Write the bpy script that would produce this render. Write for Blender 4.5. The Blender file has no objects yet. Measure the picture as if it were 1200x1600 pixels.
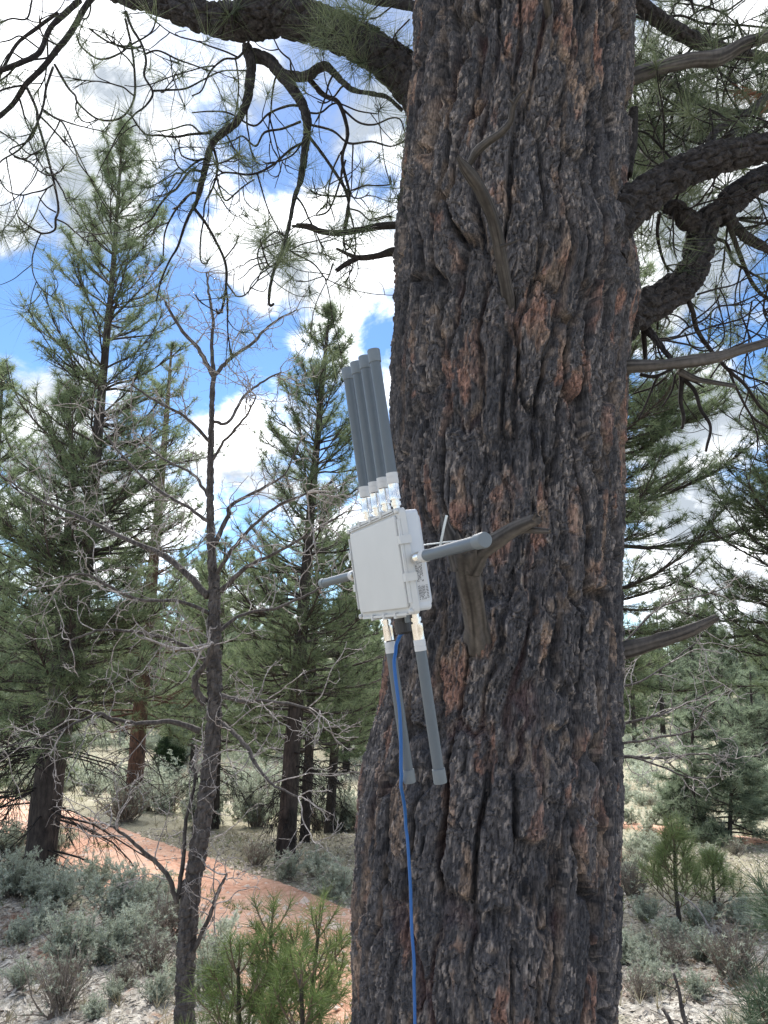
import bpy, math, random
import numpy as np
from mathutils import Vector, Matrix

# ------------------------------------------------------------------ camera
scn = bpy.context.scene
col = scn.collection
FPX = 1164.0
PITCH = math.radians(12.0); ROLL = math.radians(1.2)
CAM = np.array([0.0, 0.0, 1.6])
_f = np.array([0, math.cos(PITCH), math.sin(PITCH)])
_r = np.array([1.0, 0, 0]); _u = np.array([0, -math.sin(PITCH), math.cos(PITCH)])
RV = _r*math.cos(ROLL) + _u*math.sin(ROLL)
UV = _u*math.cos(ROLL) - _r*math.sin(ROLL)
cd = bpy.data.cameras.new('camera'); cam = bpy.data.objects.new('camera', cd); col.objects.link(cam)
M = Matrix(((RV[0], UV[0], -_f[0], CAM[0]), (RV[1], UV[1], -_f[1], CAM[1]), (RV[2], UV[2], -_f[2], CAM[2]), (0, 0, 0, 1)))
cam.matrix_world = M
cd.sensor_fit = 'VERTICAL'; cd.sensor_height = 36.0; cd.lens = 36.0*FPX/1600.0
cd.clip_start = 0.05; cd.clip_end = 2000
scn.camera = cam

def ray(px, py):
    d = _f + RV*((px-600)/FPX) + UV*((800-py)/FPX)
    return d/np.linalg.norm(d)
def P(px, py, D):
    """point of the place seen at photo pixel (px,py), D metres ahead of the camera"""
    d = ray(px, py)
    return CAM + d*(D/d[1])

# ------------------------------------------------------------------ world
SUN_EL, SUN_AZ = math.radians(52), math.radians(-14)      # azimuth from +Y towards +X
SKY_STRENGTH = 0.076
SUN_STRENGTH = 4.0
EXPOSURE = 1.5
world = bpy.data.worlds.new('World'); scn.world = world; world.use_nodes = True
nt = world.node_tree; nt.nodes.clear()
def N(t, **kw):
    n = nt.nodes.new(t)
    for k, v in kw.items(): setattr(n, k, v)
    return n
def L(a, b): nt.links.new(a, b)
def math_node(tree, op, a, b=None, clamp=False):
    n = tree.nodes.new('ShaderNodeMath'); n.operation = op; n.use_clamp = clamp
    for i, v in enumerate((a, b)):
        if v is None: continue
        if isinstance(v, (int, float)): n.inputs[i].default_value = v
        else: tree.links.new(v, n.inputs[i])
    return n.outputs[0]
def ramp(tree, v, a, b, lo=0.0, hi=1.0, smooth=True):
    n = tree.nodes.new('ShaderNodeMapRange'); n.interpolation_type = 'SMOOTHSTEP' if smooth else 'LINEAR'
    tree.links.new(v, n.inputs[0])
    for i, x in enumerate((a, b, lo, hi)): n.inputs[i+1].default_value = x
    return n.outputs[0]
def mixc(tree, fac, a, b, mode='MIX'):
    n = tree.nodes.new('ShaderNodeMix'); n.data_type = 'RGBA'; n.blend_type = mode
    for sock, v in ((n.inputs[0], fac), (n.inputs[6], a), (n.inputs[7], b)):
        if isinstance(v, (int, float)): sock.default_value = v
        elif isinstance(v, tuple): sock.default_value = (*v, 1) if len(v) == 3 else v
        else: tree.links.new(v, sock)
    return n.outputs[2]
def noise(tree, vec, scale, detail=4, rough=0.55, dist=0.0, dims='3D'):
    n = tree.nodes.new('ShaderNodeTexNoise'); n.noise_dimensions = dims
    if vec is not None: tree.links.new(vec, n.inputs['Vector'])
    n.inputs['Scale'].default_value = scale; n.inputs['Detail'].default_value = detail
    n.inputs['Roughness'].default_value = rough; n.inputs['Distortion'].default_value = dist
    return n.outputs['Fac']

sky = N('ShaderNodeTexSky', sky_type='NISHITA'); sky.sun_disc = False
sky.sun_elevation = SUN_EL; sky.sun_rotation = SUN_AZ
sky.altitude = 2000; sky.air_density = 1.0; sky.dust_density = 0.6; sky.ozone_density = 2.0
tc = N('ShaderNodeTexCoord'); sep = N('ShaderNodeSeparateXYZ'); L(tc.outputs['Generated'], sep.inputs[0])
zz = math_node(nt, 'ADD', math_node(nt, 'MAXIMUM', sep.outputs[2], 0.0), 0.42)
cmb = N('ShaderNodeCombineXYZ')
L(math_node(nt, 'DIVIDE', sep.outputs[0], zz), cmb.inputs[0]); L(math_node(nt, 'DIVIDE', sep.outputs[1], zz), cmb.inputs[1])
n1 = noise(nt, cmb.outputs[0], 4.2, 12, 0.62, 0.25)
n2 = noise(nt, cmb.outputs[0], 1.6, 5, 0.5)
cov = math_node(nt, 'ADD', math_node(nt, 'ADD', math_node(nt, 'MULTIPLY', n1, 2.0), -0.42), math_node(nt, 'MULTIPLY', n2, 0.35))
# cloud heaps and blue gaps: directions in which they stand in the sky
HEAPS = [(470, 395, 120, .34), (560, 420, 110, .32), (400, 365, 80, .26), (345, 395, 50, .16), (10, 375, 48, .34), (160, 225, 130, .2), (40, 190, 150, .2),
         (330, 90, 260, .07), (80, 660, 90, .25), (370, 700, 110, .25), (470, 545, 40, .22), (150, 760, 160, .2), (610, 620, 40, .2),
         (1090, 250, 260, .3), (1090, 640, 90, .3), (1060, 730, 70, .25), (1090, 850, 120, .3), (1180, 980, 150, .3), (575, 215, 70, .08), (330, 200, 60, -.1),
         (60, 460, 90, -.4), (290, 500, 90, -.32), (455, 480, 45, -.3), (300, 590, 80, -.3), (440, 600, 70, -.25), (575, 275, 50, -.14),
         (430, 255, 85, -.25), (270, 300, 60, -.25), (70, 320, 60, -.22), (170, 440, 60, -.25), (1190, 560, 50, -.3), (1060, 545, 40, -.15), (600, 540, 50, -.3)]
for px, py, r, w in HEAPS:
    d = ray(px, py)
    vm = N('ShaderNodeVectorMath', operation='DISTANCE'); L(tc.outputs['Generated'], vm.inputs[0]); vm.inputs[1].default_value = tuple(d)
    rr = r/FPX*0.93
    cov = math_node(nt, 'ADD', cov, ramp(nt, vm.outputs['Value'], rr*1.35, rr*0.15, 0, w))
mask = ramp(nt, cov, 0.63, 1.0)
# a bank of thin high cloud everywhere, thicker heaps white with grey undersides
n3 = noise(nt, cmb.outputs[0], 2.7, 8, 0.58)
grey = ramp(nt, math_node(nt, 'ADD', math_node(nt, 'MULTIPLY', n3, 1.3), math_node(nt, 'MULTIPLY', n1, -0.3)), 0.35, 0.66)
# thicker, greyer parts of the cloud deck
for px, py, r, w in [(340, 40, 330, .75), (1090, 90, 270, .6), (540, 190, 110, .5), (1080, 420, 120, .35), (470, 445, 70, .45), (1060, 790, 60, .4), (1070, 640, 50, .5), (150, 330, 60, .3)]:
    d = ray(px, py)
    vm = N('ShaderNodeVectorMath', operation='DISTANCE'); L(tc.outputs['Generated'], vm.inputs[0]); vm.inputs[1].default_value = tuple(d)
    rr = r/FPX*0.93
    g_ = math_node(nt, 'MULTIPLY', ramp(nt, vm.outputs['Value'], rr*1.3, rr*0.1, 0, w), ramp(nt, n3, .25, .6))
    grey = math_node(nt, 'ADD', grey, g_, True)
ccol = mixc(nt, grey, (1.05, 1.06, 1.08), (0.215, 0.24, 0.27))
hs = N('ShaderNodeHueSaturation'); hs.inputs['Saturation'].default_value = 1.18; hs.inputs['Value'].default_value = 1.0
skc = N('ShaderNodeVectorMath', operation='SCALE'); L(sky.outputs[0], skc.inputs[0]); skc.inputs['Scale'].default_value = SKY_STRENGTH
L(skc.outputs[0], hs.inputs['Color'])
fin = mixc(nt, mask, hs.outputs[0], ccol)
bg = N('ShaderNodeBackground'); L(fin, bg.inputs[0]); bg.inputs[1].default_value = 1.0
L(bg.outputs[0], N('ShaderNodeOutputWorld').inputs[0])

sd = bpy.data.lights.new('sun', 'SUN'); sd.energy = SUN_STRENGTH; sd.angle = math.radians(30); sd.color = (1, .96, .9)
so = bpy.data.objects.new('sun', sd); col.objects.link(so)
sv = Vector((math.sin(SUN_AZ)*math.cos(SUN_EL), math.cos(SUN_AZ)*math.cos(SUN_EL), math.sin(SUN_EL)))
so.rotation_euler = sv.to_track_quat('Z', 'Y').to_euler()
vs = scn.view_settings; vs.view_transform = 'Standard'; vs.look = 'None'; vs.exposure = EXPOSURE; vs.gamma = 1; vs.use_curve_mapping = False

# ------------------------------------------------------------------ numpy noise
rng = np.random.default_rng(7); R = random.Random(11)
def _h(ix, iy, iz, s):
    h = (ix.astype(np.uint32)*np.uint32(374761393) + iy.astype(np.uint32)*np.uint32(668265263) + iz.astype(np.uint32)*np.uint32(2246822519) + np.uint32((s*3266489917) & 0xffffffff))
    h = (h ^ (h >> np.uint32(13)))*np.uint32(1274126177); h = (h ^ (h >> np.uint32(16)))*np.uint32(2654435769)
    return ((h ^ (h >> np.uint32(15))) & np.uint32(0xffffff)).astype(np.float64)/float(0xffffff)
def vn(x, y, z=None, s=0):
    x = np.asarray(x, float); y = np.asarray(y, float)
    z = np.zeros_like(x) if z is None else np.asarray(z, float)
    ix, iy, iz = np.floor(x).astype(np.int64), np.floor(y).astype(np.int64), np.floor(z).astype(np.int64)
    fx, fy, fz = x-ix, y-iy, z-iz
    fx, fy, fz = fx*fx*(3-2*fx), fy*fy*(3-2*fy), fz*fz*(3-2*fz)
    def c(a, b, d): return _h(ix+a, iy+b, iz+d, s)
    def pl(d):
        a = c(0, 0, d)*(1-fx)+c(1, 0, d)*fx; b = c(0, 1, d)*(1-fx)+c(1, 1, d)*fx
        return a*(1-fy)+b*fy
    return (pl(0)*(1-fz)+pl(1)*fz)*2-1
def fbm(x, y, z=None, s=0, o=4, g=.5):
    t = 0; a = 1
    for i in range(o):
        k = 2.03**i
        t = t + a*vn(np.asarray(x)*k, np.asarray(y)*k, None if z is None else np.asarray(z)*k, s+i*17); a *= g
    return t
def voro(x, y, s, wrap=None, j=.9):
    """f1, f2, cell value of a jittered grid, periodic in x after `wrap` cells"""
    ix, iy = np.floor(x).astype(np.int64), np.floor(y).astype(np.int64)
    f1 = np.full(x.shape, 9.); f2 = f1.copy(); idv = np.zeros(x.shape)
    for a in (-1, 0, 1):
        for b in (-1, 0, 1):
            cx, cy = ix+a, iy+b
            hx = cx % wrap if wrap else cx
            z0 = np.zeros_like(cx)
            px = cx+.5+j*(_h(hx, cy, z0, s)-.5); py = cy+.5+j*(_h(hx, cy, z0, s+5)-.5)
            d = np.hypot(px-x, py-y); n = d < f1
            f2 = np.where(n, f1, np.minimum(f2, d)); idv = np.where(n, _h(hx, cy, z0, s+9), idv); f1 = np.where(n, d, f1)
    return f1, f2, idv
def sstep(a, b, x):
    t = np.clip((x-a)/(b-a), 0, 1); return t*t*(3-2*t)

# ------------------------------------------------------------------ mesh builder
def nrm(v):
    v = np.asarray(v, float); return v/max(1e-9, np.linalg.norm(v))
def catmull(pts, per=6):
    p = np.asarray(pts, float)
    if len(p) < 3: return np.array([p[0]+(p[-1]-p[0])*t for t in np.linspace(0, 1, per+1)])
    q = np.vstack([2*p[0]-p[1], p, 2*p[-1]-p[-2]]); out = []
    t = np.linspace(0, 1, per, endpoint=False)[:, None]
    for i in range(1, len(q)-2):
        a, b, c, d = q[i-1], q[i], q[i+1], q[i+2]
        out.append(.5*((2*b)+(c-a)*t+(2*a-5*b+4*c-d)*t*t+(3*b-a-3*c+d)*t**3))
    return np.vstack(out+[p[-1:]])
def interp_r(rs, n):
    return np.interp(np.linspace(0, 1, n), np.linspace(0, 1, len(rs)), rs)
class MB:
    def __init__(s): s.V = []; s.Q = []; s.T = []; s.n = 0; s.C = []; s.mq = []; s.mt = []
    def add(s, v, q=None, t=None, c=None, m=0):
        v = np.asarray(v, float).reshape(-1, 3)
        if q is not None and len(q): s.Q.append(np.asarray(q, np.int64)+s.n); s.mq.append(np.full(len(q), m))
        if t is not None and len(t): s.T.append(np.asarray(t, np.int64)+s.n); s.mt.append(np.full(len(t), m))
        s.V.append(v); s.n += len(v)
        c = (1., 1., 1.) if c is None else c
        s.C.append(np.broadcast_to(np.asarray(c, float), (len(v), 3)))
    def tube(s, pts, rs, sides=6, c=None, cap=True, wob=0.0, m=0, flat=1.0):
        p = np.asarray(pts, float); n = len(p)
        rs = np.full(n, float(rs)) if np.isscalar(rs) else np.asarray(rs, float)
        if len(rs) != n: rs = interp_r(rs, n)
        tg = np.gradient(p, axis=0); tg /= np.maximum(1e-9, np.linalg.norm(tg, axis=1))[:, None]
        ref = np.array([0, 0, 1.]) if abs(tg[0][2]) < .9 else np.array([1., 0, 0])
        a = np.cross(tg[0], ref); a /= np.linalg.norm(a); A = np.empty_like(p)
        for i in range(n):
            a = a - tg[i]*a.dot(tg[i]); a = a/max(1e-9, math.sqrt(a.dot(a))); A[i] = a
        B = np.cross(tg, A)
        th = np.linspace(0, 2*math.pi, sides, endpoint=False)
        rr = rs[:, None]*np.ones(sides)
        if wob: rr = rr*(1+wob*rng.standard_normal((n, sides)))
        v = p[:, None]+rr[..., None]*(A[:, None]*np.cos(th)[None, :, None]+flat*B[:, None]*np.sin(th)[None, :, None])
        i = np.arange(n-1)[:, None]*sides; k = np.arange(sides)[None]; k2 = (k+1) % sides
        q = np.stack([i+k, i+k2, i+sides+k2, i+sides+k], -1).reshape(-1, 4)
        vv = v.reshape(-1, 3); tr = []
        if cap:
            vv = np.vstack([vv, p[:1], p[-1:]]); c0 = n*sides
            for j in range(sides):
                tr.append((c0, (j+1) % sides, j)); tr.append((c0+1, (n-1)*sides+j, (n-1)*sides+(j+1) % sides))
        s.add(vv, q, tr, c, m)
        return v
    def box(s, x0, x1, y0, y1, z0, z1, c=None):
        v = [(x, y, z) for x in (x0, x1) for y in (y0, y1) for z in (z0, z1)]
        s.add(v, [(0, 1, 3, 2), (4, 6, 7, 5), (0, 4, 5, 1), (2, 3, 7, 6), (0, 2, 6, 4), (1, 5, 7, 3)], None, c)
    def needles(s, cen, axes, n, Ln, w, spread, tone=None, up=0.0, m=0, cluster=0.0):
        """one slim triangle per needle, fanned about each shoot's axis"""
        cen = np.asarray(cen, float); axes = np.asarray(axes, float); k = len(cen)
        if k == 0: return
        g = rng.standard_normal((k, n, 3)); g /= np.linalg.norm(g, axis=2)[..., None]
        d = axes[:, None]*(1-spread)+g*spread; d[..., 2] += up
        d /= np.linalg.norm(d, axis=2)[..., None]
        ln = Ln*(0.65+.45*rng.random((k, n, 1)))
        b = cen[:, None]+axes[:, None]*(-cluster*Ln*rng.random((k, n, 1)))
        sd_ = np.cross(d, rng.standard_normal((k, n, 3))); sd_ /= np.linalg.norm(sd_, axis=2)[..., None]
        sd_ *= w*.5
        v = np.stack([b-sd_, b+sd_, b+d*ln], 2).reshape(-1, 3)
        t = np.arange(k*n*3).reshape(-1, 3)
        tn = rng.random(k) if tone is None else np.asarray(tone)
        tn = np.clip(np.repeat(tn, n*3)+rng.normal(0, .1, k*n).repeat(3), 0, 1)
        s.add(v, None, t, np.stack([tn]*3, 1), m)
    def mesh(s, name, mats, smooth=False):
        V = np.vstack(s.V); q = np.vstack(s.Q) if s.Q else np.zeros((0, 4), int); t = np.vstack(s.T) if s.T else np.zeros((0, 3), int)
        me = bpy.data.meshes.new(name)
        me.vertices.add(len(V)); me.vertices.foreach_set('co', V.astype(np.float32).ravel())
        me.loops.add(len(q)*4+len(t)*3); me.loops.foreach_set('vertex_index', np.concatenate([q.ravel(), t.ravel()]).astype(np.int32))
        me.polygons.add(len(q)+len(t))
        st = np.concatenate([np.arange(len(q))*4, len(q)*4+np.arange(len(t))*3])
        me.polygons.foreach_set('loop_start', st.astype(np.int32))
        for mm in (mats if isinstance(mats, (list, tuple)) else [mats]): me.materials.append(mm)
        mi = np.concatenate([np.concatenate(s.mq) if s.mq else np.zeros(0), np.concatenate(s.mt) if s.mt else np.zeros(0)])
        if mi.any(): me.polygons.foreach_set('material_index', mi.astype(np.int32))
        me.polygons.foreach_set('use_smooth', np.full(len(q)+len(t), bool(smooth)))
        at = me.color_attributes.new('col', 'FLOAT_COLOR', 'POINT')
        C = np.ones((len(V), 4), np.float32); C[:, :3] = np.vstack(s.C); at.data.foreach_set('color', C.ravel())
        me.update(calc_edges=True); me.validate()
        return me
    def build(s, name, mats, parent=None, smooth=False):
        o = bpy.data.objects.new(name, s.mesh(name, mats, smooth)); col.objects.link(o)
        if parent is not None: o.parent = parent
        return o
def tag(o, label=None, cat=None, group=None, kind=None):
    for k, v in (('label', label), ('category', cat), ('group', group), ('kind', kind)):
        if v: o[k] = v
    return o
def thing(name, label, cat, group=None, loc=(0, 0, 0)):
    o = bpy.data.objects.new(name, None); o.empty_display_size = .1; o.location = loc; col.objects.link(o)
    return tag(o, label, cat, group)
def at_base(root, p):
    """move a finished thing's Empty to its base without moving its parts"""
    p = Vector(p); root.location = p
    for c in root.children: c.location = c.location - p
def copy_tree(o, parent=None):
    c = o.copy(); col.objects.link(c)
    if parent is not None: c.parent = parent
    for ch in o.children: copy_tree(ch, c)
    return c

# ------------------------------------------------------------------ materials
def mat(name):
    m = bpy.data.materials.new(name); m.use_nodes = True
    t = m.node_tree; b = t.nodes['Principled BSDF']
    return m, t, b
def objco(t):
    return t.nodes.new('ShaderNodeTexCoord').outputs['Object']
def bump(t, b, h, strength, dist):
    n = t.nodes.new('ShaderNodeBump'); n.inputs['Strength'].default_value = strength; n.inputs['Distance'].default_value = dist
    t.links.new(h, n.inputs['Height']); t.links.new(n.outputs[0], b.inputs['Normal'])
def m_plain(name, c, rough=.5, var=.12, scale=30, metal=0.0, bmp=0.0, spec=.5):
    m, t, b = mat(name)
    f = noise(t, objco(t), scale, 4)
    c1 = tuple(min(1, x*(1+var)) for x in c); c0 = tuple(x*(1-var) for x in c)
    t.links.new(mixc(t, f, c0, c1), b.inputs['Base Color'])
    b.inputs['Roughness'].default_value = rough; b.inputs['Metallic'].default_value = metal; b.inputs['Specular IOR Level'].default_value = spec
    if bmp: bump(t, b, f, .5, bmp)
    return m
def m_bark(name, c0, c1, scale=40, stretch=.25, use_col=False, dist=.004, rough=.9, con=1.0):
    m, t, b = mat(name)
    mp = t.nodes.new('ShaderNodeMapping'); t.links.new(objco(t), mp.inputs['Vector']); mp.inputs['Scale'].default_value = (1, 1, stretch)
    f = noise(t, mp.outputs[0], scale, 6, .62); g = noise(t, objco(t), scale*.22, 3)
    cc = mixc(t, ramp(t, f, .3, .7), c0, c1)
    cc = mixc(t, ramp(t, g, .35, .7, 0, .45), cc, tuple(x*.62 for x in c0))
    if use_col:
        a = t.nodes.new('ShaderNodeAttribute'); a.attribute_name = 'col'
        k = mixc(t, ramp(t, f, .25, .75), (1-.62*con, 1-.62*con, 1-.60*con), (1+.8*con, 1+.74*con, 1+.68*con))
        cc = mixc(t, 1.0, a.outputs['Color'], k, 'MULTIPLY')
    t.links.new(cc, b.inputs['Base Color']); b.inputs['Roughness'].default_value = rough; b.inputs['Specular IOR Level'].default_value = .25
    bump(t, b, f, .8, dist)
    return m
def m_leaf(name, c0, c1, trans=.3, rough=.6, spec=.3):
    m, t, b = mat(name)
    a = t.nodes.new('ShaderNodeAttribute'); a.attribute_name = 'col'
    s_ = t.nodes.new('ShaderNodeSeparateColor'); t.links.new(a.outputs['Color'], s_.inputs[0])
    cc = mixc(t, s_.outputs[0], c0, c1)
    t.links.new(cc, b.inputs['Base Color']); b.inputs['Roughness'].default_value = rough; b.inputs['Specular IOR Level'].default_value = spec
    tr = t.nodes.new('ShaderNodeBsdfTranslucent'); t.links.new(cc, tr.inputs[0])
    mx = t.nodes.new('ShaderNodeMixShader'); mx.inputs[0].default_value = trans
    t.links.new(b.outputs[0], mx.inputs[1]); t.links.new(tr.outputs[0], mx.inputs[2])
    t.links.new(mx.outputs[0], t.nodes['Material Output'].inputs[0])
    return m
BARK = m_bark('pine_bark', (.05, .05, .05), (.1, .1, .1), 230, .28, True, .0035)
BOUGH = m_bark('bough_bark', (.014, .013, .0135), (.058, .052, .052), 95, 1, False, .005)
TWIG = m_bark('pine_twig', (.012, .010, .0095), (.036, .030, .028), 90, 1, False, .002)
DEADWOOD = m_bark('weathered_dead_wood', (.06, .052, .045), (.17, .15, .13), 90, .5, True, .0005, .8, .35)
PBARK = m_bark('young_pine_bark', (.03, .026, .024), (.085, .07, .062), 34, .25, False, .01)
RBARK = m_bark('reddish_pine_bark', (.05, .032, .025), (.15, .085, .06), 30, .25, False, .01)
OBARK = m_bark('oak_bark', (.035, .031, .03), (.125, .112, .105), 60, .22, False, .007)
OTWIG = m_bark('oak_twig', (.13, .115, .11), (.44, .41, .395), 60, 1, False, .001)
NEEDLE = m_leaf('pine_needles', (.09, .126, .064), (.235, .29, .16), .5)
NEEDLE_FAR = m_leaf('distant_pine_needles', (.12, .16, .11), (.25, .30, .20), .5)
NEEDLE_YOUNG = m_leaf('young_pine_needles', (.08, .125, .04), (.22, .28, .10), .4)
NEEDLE_NEAR = m_leaf('old_pine_needles', (.055, .078, .045), (.15, .18, .10), .35)
NEEDLE_DUSK = m_leaf('dusky_pine_needles', (.035, .06, .038), (.10, .14, .085), .3)
NEEDLE_SAP = m_leaf('sapling_needles', (.15, .20, .08), (.34, .41, .18), .5)
NEEDLE_RED = m_leaf('dead_pine_needles', (.18, .06, .03), (.3, .12, .06), .25)
JUNIPER = m_leaf('juniper_scale', (.035, .06, .03), (.06, .1, .045), .2)
SAGE = m_leaf('sage_leaf', (.26, .30, .225), (.58, .62, .50), .3, .8)
SHOOTM = m_plain('young_shoot_bark', (.15, .11, .075), .85, .3, 60)
SAGESTEM = m_plain('sage_stem', (.16, .13, .11), .9, .3, 60)
DRYSTEM = m_leaf('dry_stem', (.17, .14, .115), (.36, .31, .26), .15, .9)
GRASSM = m_leaf('dry_grass', (.24, .21, .12), (.46, .42, .30), .3, .8)
GREENGRASS = m_leaf('green_grass', (.14, .18, .07), (.28, .31, .14), .3, .8)
LITTER = m_leaf('ground_litter', (.12, .09, .07), (.52, .48, .42), .05, .9)

# ------------------------------------------------------------------ terrain
ROAD_PX = [(780, 1680), (660, 1592), (560, 1525), (480, 1475), (400, 1432), (325, 1393), (250, 1358), (180, 1328), (115, 1303), (60, 1280), (0, 1256), (-90, 1238)]
def hbase(x, y):
    x = np.asarray(x, float); y = np.asarray(y, float)
    yy = np.clip(y, -30, 26)
    z = -.08*yy
    z = z - .02*np.clip(y-26, 0, 14) + .0*y
    far = np.clip(y-48, 0, 400)
    z = z + .035*far*sstep(0, 40, far)
    return z + .0*x
def Gb(px, py):
    d = ray(px, py); t = 1.0
    for _ in range(4000):
        p = CAM+d*t
        if p[2] <= hbase(p[0], p[1]): break
        t *= 1.003
        if t > 300: break
    return CAM+d*t
RC = catmull([Gb(*q) for q in ROAD_PX], 24)
RCxy = RC[:, :2]
RW = .86
def road_d(x, y):
    x = np.asarray(x, float); sh = x.shape; pts = np.stack([x.ravel(), np.asarray(y, float).ravel()], 1)
    best = np.full(len(pts), 1e9)
    for i in range(0, len(RCxy), 2):
        best = np.minimum(best, np.hypot(pts[:, 0]-RCxy[i, 0], pts[:, 1]-RCxy[i, 1]))
    return best.reshape(sh)
def hnoise(x, y):
    r = np.hypot(x, y)
    return .07*fbm(x/2.6, y/2.6, None, 3, 3)+(.022*fbm(x/.35, y/.35, None, 8, 3)+.020*fbm(x/.08, y/.08, None, 12, 3))*sstep(60, 12, r)
def height(x, y):
    x = np.asarray(x, float); y = np.asarray(y, float)
    d = road_d(x, y); k = sstep(RW*.7, RW*1.5, d)
    return hbase(x, y)+hnoise(x, y)*k-.06*(1-sstep(RW*.75, RW*1.2, d))
def H1(x, y): return float(height(np.array([x]), np.array([y]))[0])
def G(px, py):
    p = Gb(px, py); return np.array([p[0], p[1], H1(p[0], p[1])])

def m_ground():
    m, t, b = mat('dry_ground')
    oc = objco(t)
    a = noise(t, oc, .55, 5, .6); c = noise(t, oc, 3.2, 6, .68); d = noise(t, oc, 22, 5, .7); e = noise(t, oc, 90, 3, .6)
    pale = mixc(t, ramp(t, d, .32, .66), (.20, .178, .15), (.64, .605, .54))
    soil = mixc(t, ramp(t, d, .3, .7), (.17, .085, .055), (.36, .2, .135))
    mud = mixc(t, ramp(t, math_node(t, 'ADD', math_node(t, 'MULTIPLY', a, .5), math_node(t, 'MULTIPLY', c, .6)), .56, .68), pale, soil)
    grs = mixc(t, ramp(t, e, .3, .7), (.15, .145, .095), (.36, .335, .245))
    g2 = noise(t, oc, .9, 4, .6)
    sx = t.nodes.new('ShaderNodeSeparateXYZ'); t.links.new(oc, sx.inputs[0])      # grass takes over from the pale litter beyond the road
    reg = math_node(t, 'ADD', math_node(t, 'MULTIPLY', ramp(t, sx.outputs[1], 6.0, 11.0), .26), math_node(t, 'MULTIPLY', ramp(t, sx.outputs[0], -.5, 1.5), .05))
    cc = mixc(t, ramp(t, math_node(t, 'ADD', g2, reg), .5, .66, 0, .88), mud, grs)
    t.links.new(cc, b.inputs['Base Color']); b.inputs['Roughness'].default_value = .95; b.inputs['Specular IOR Level'].default_value = .1
    bump(t, b, math_node(t, 'ADD', d, math_node(t, 'MULTIPLY', e, .5)), .9, .03)
    return m
def m_road():
    m, t, b = mat('red_dirt')
    oc = objco(t)
    a = noise(t, oc, 1.1, 5, .6); d = noise(t, oc, 14, 6, .7); e = noise(t, oc, 70, 3, .6)
    cc = mixc(t, ramp(t, d, .28, .7), (.345, .175, .115), (.565, .35, .26))
    cc = mixc(t, ramp(t, a, .42, .66, 0, .5), cc, (.58, .43, .34))
    cc = mixc(t, ramp(t, e, .62, .72, 0, .55), cc, (.6, .5, .43))
    t.links.new(cc, b.inputs['Base Color']); b.inputs['Roughness'].default_value = .95; b.inputs['Specular IOR Level'].default_value = .1
    bump(t, b, d, .8, .025)
    return m
GROUND, ROAD = m_ground(), m_road()
def build_ground():
    th = np.concatenate([np.linspace(-36, 36, 330), np.linspace(36, 324, 62)[1:-1]])*math.pi/180
    rr = np.concatenate([[.3, .7], np.geomspace(1.1, 420, 400)])
    T, RR = np.meshgrid(th, rr); X = np.sin(T)*RR; Y = np.cos(T)*RR
    Z = height(X, Y); n, m_ = X.shape
    v = np.stack([X, Y, Z], -1).reshape(-1, 3)
    i = np.arange(n-1)[:, None]*m_; k = np.arange(m_)[None]; k2 = (k+1) % m_
    q = np.stack([i+k, i+k2, i+m_+k2, i+m_+k], -1).reshape(-1, 4)[:, ::-1]
    b = MB(); b.add(np.vstack([v, [[0, 0, H1(0, .01)]]]), q, [(len(v), (j+1) % m_, j) for j in range(m_)])
    tag(b.build('ground', GROUND, smooth=True), kind='structure')
build_ground()
def ribbon(name, C, W, lat, prof):
    C = np.asarray(C); tg = np.gradient(C[:, :2], axis=0); tg /= np.linalg.norm(tg, axis=1)[:, None]
    nr = np.stack([tg[:, 1], -tg[:, 0]], 1)
    s = np.linspace(-W, W, lat)
    X = C[:, 0:1]+nr[:, 0:1]*s; Y = C[:, 1:2]+nr[:, 1:2]*s
    Z = hbase(X, Y)+prof(s)[None]+.010*fbm(X/.16, Y/.16, None, 31, 3)+.02*fbm(X/.9, Y/.9, None, 41, 2)
    n, m_ = X.shape; i = np.arange(n-1)[:, None]*m_; k = np.arange(m_-1)[None]
    q = np.stack([i+k, i+k+1, i+m_+k+1, i+m_+k], -1).reshape(-1, 4)
    b = MB(); b.add(np.stack([X, Y, Z], -1).reshape(-1, 3), q)
    o = b.build(name, ROAD, smooth=True)
    if o.data.polygons[0].normal.z < 0: o.data.flip_normals()
    return tag(o, kind='structure')
def road_prof(s):
    a = np.abs(s)
    return -.012-.035*np.exp(-((a-.52)/.17)**2)-.09*sstep(RW*.95, RW*1.35, a)
fine = catmull(RC[::4], 14)
ribbon('dirt_road', fine, RW*1.35, 46, road_prof)
FAR = catmull([Gb(*q) for q in [(880, 1283), (965, 1289), (1040, 1298), (1110, 1308), (1200, 1318), (1320, 1330)]], 12)
ribbon('dirt_track', FAR, .42, 14, lambda s: .05-.14*sstep(.2, .42, np.abs(s)))
BACK = catmull([Gb(*q) for q in [(-40, 1200), (60, 1206), (150, 1212), (205, 1205)]], 12)
ribbon('far_dirt_track', BACK, .8, 14, lambda s: .06-.2*sstep(.4, .8, np.abs(s)))

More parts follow.
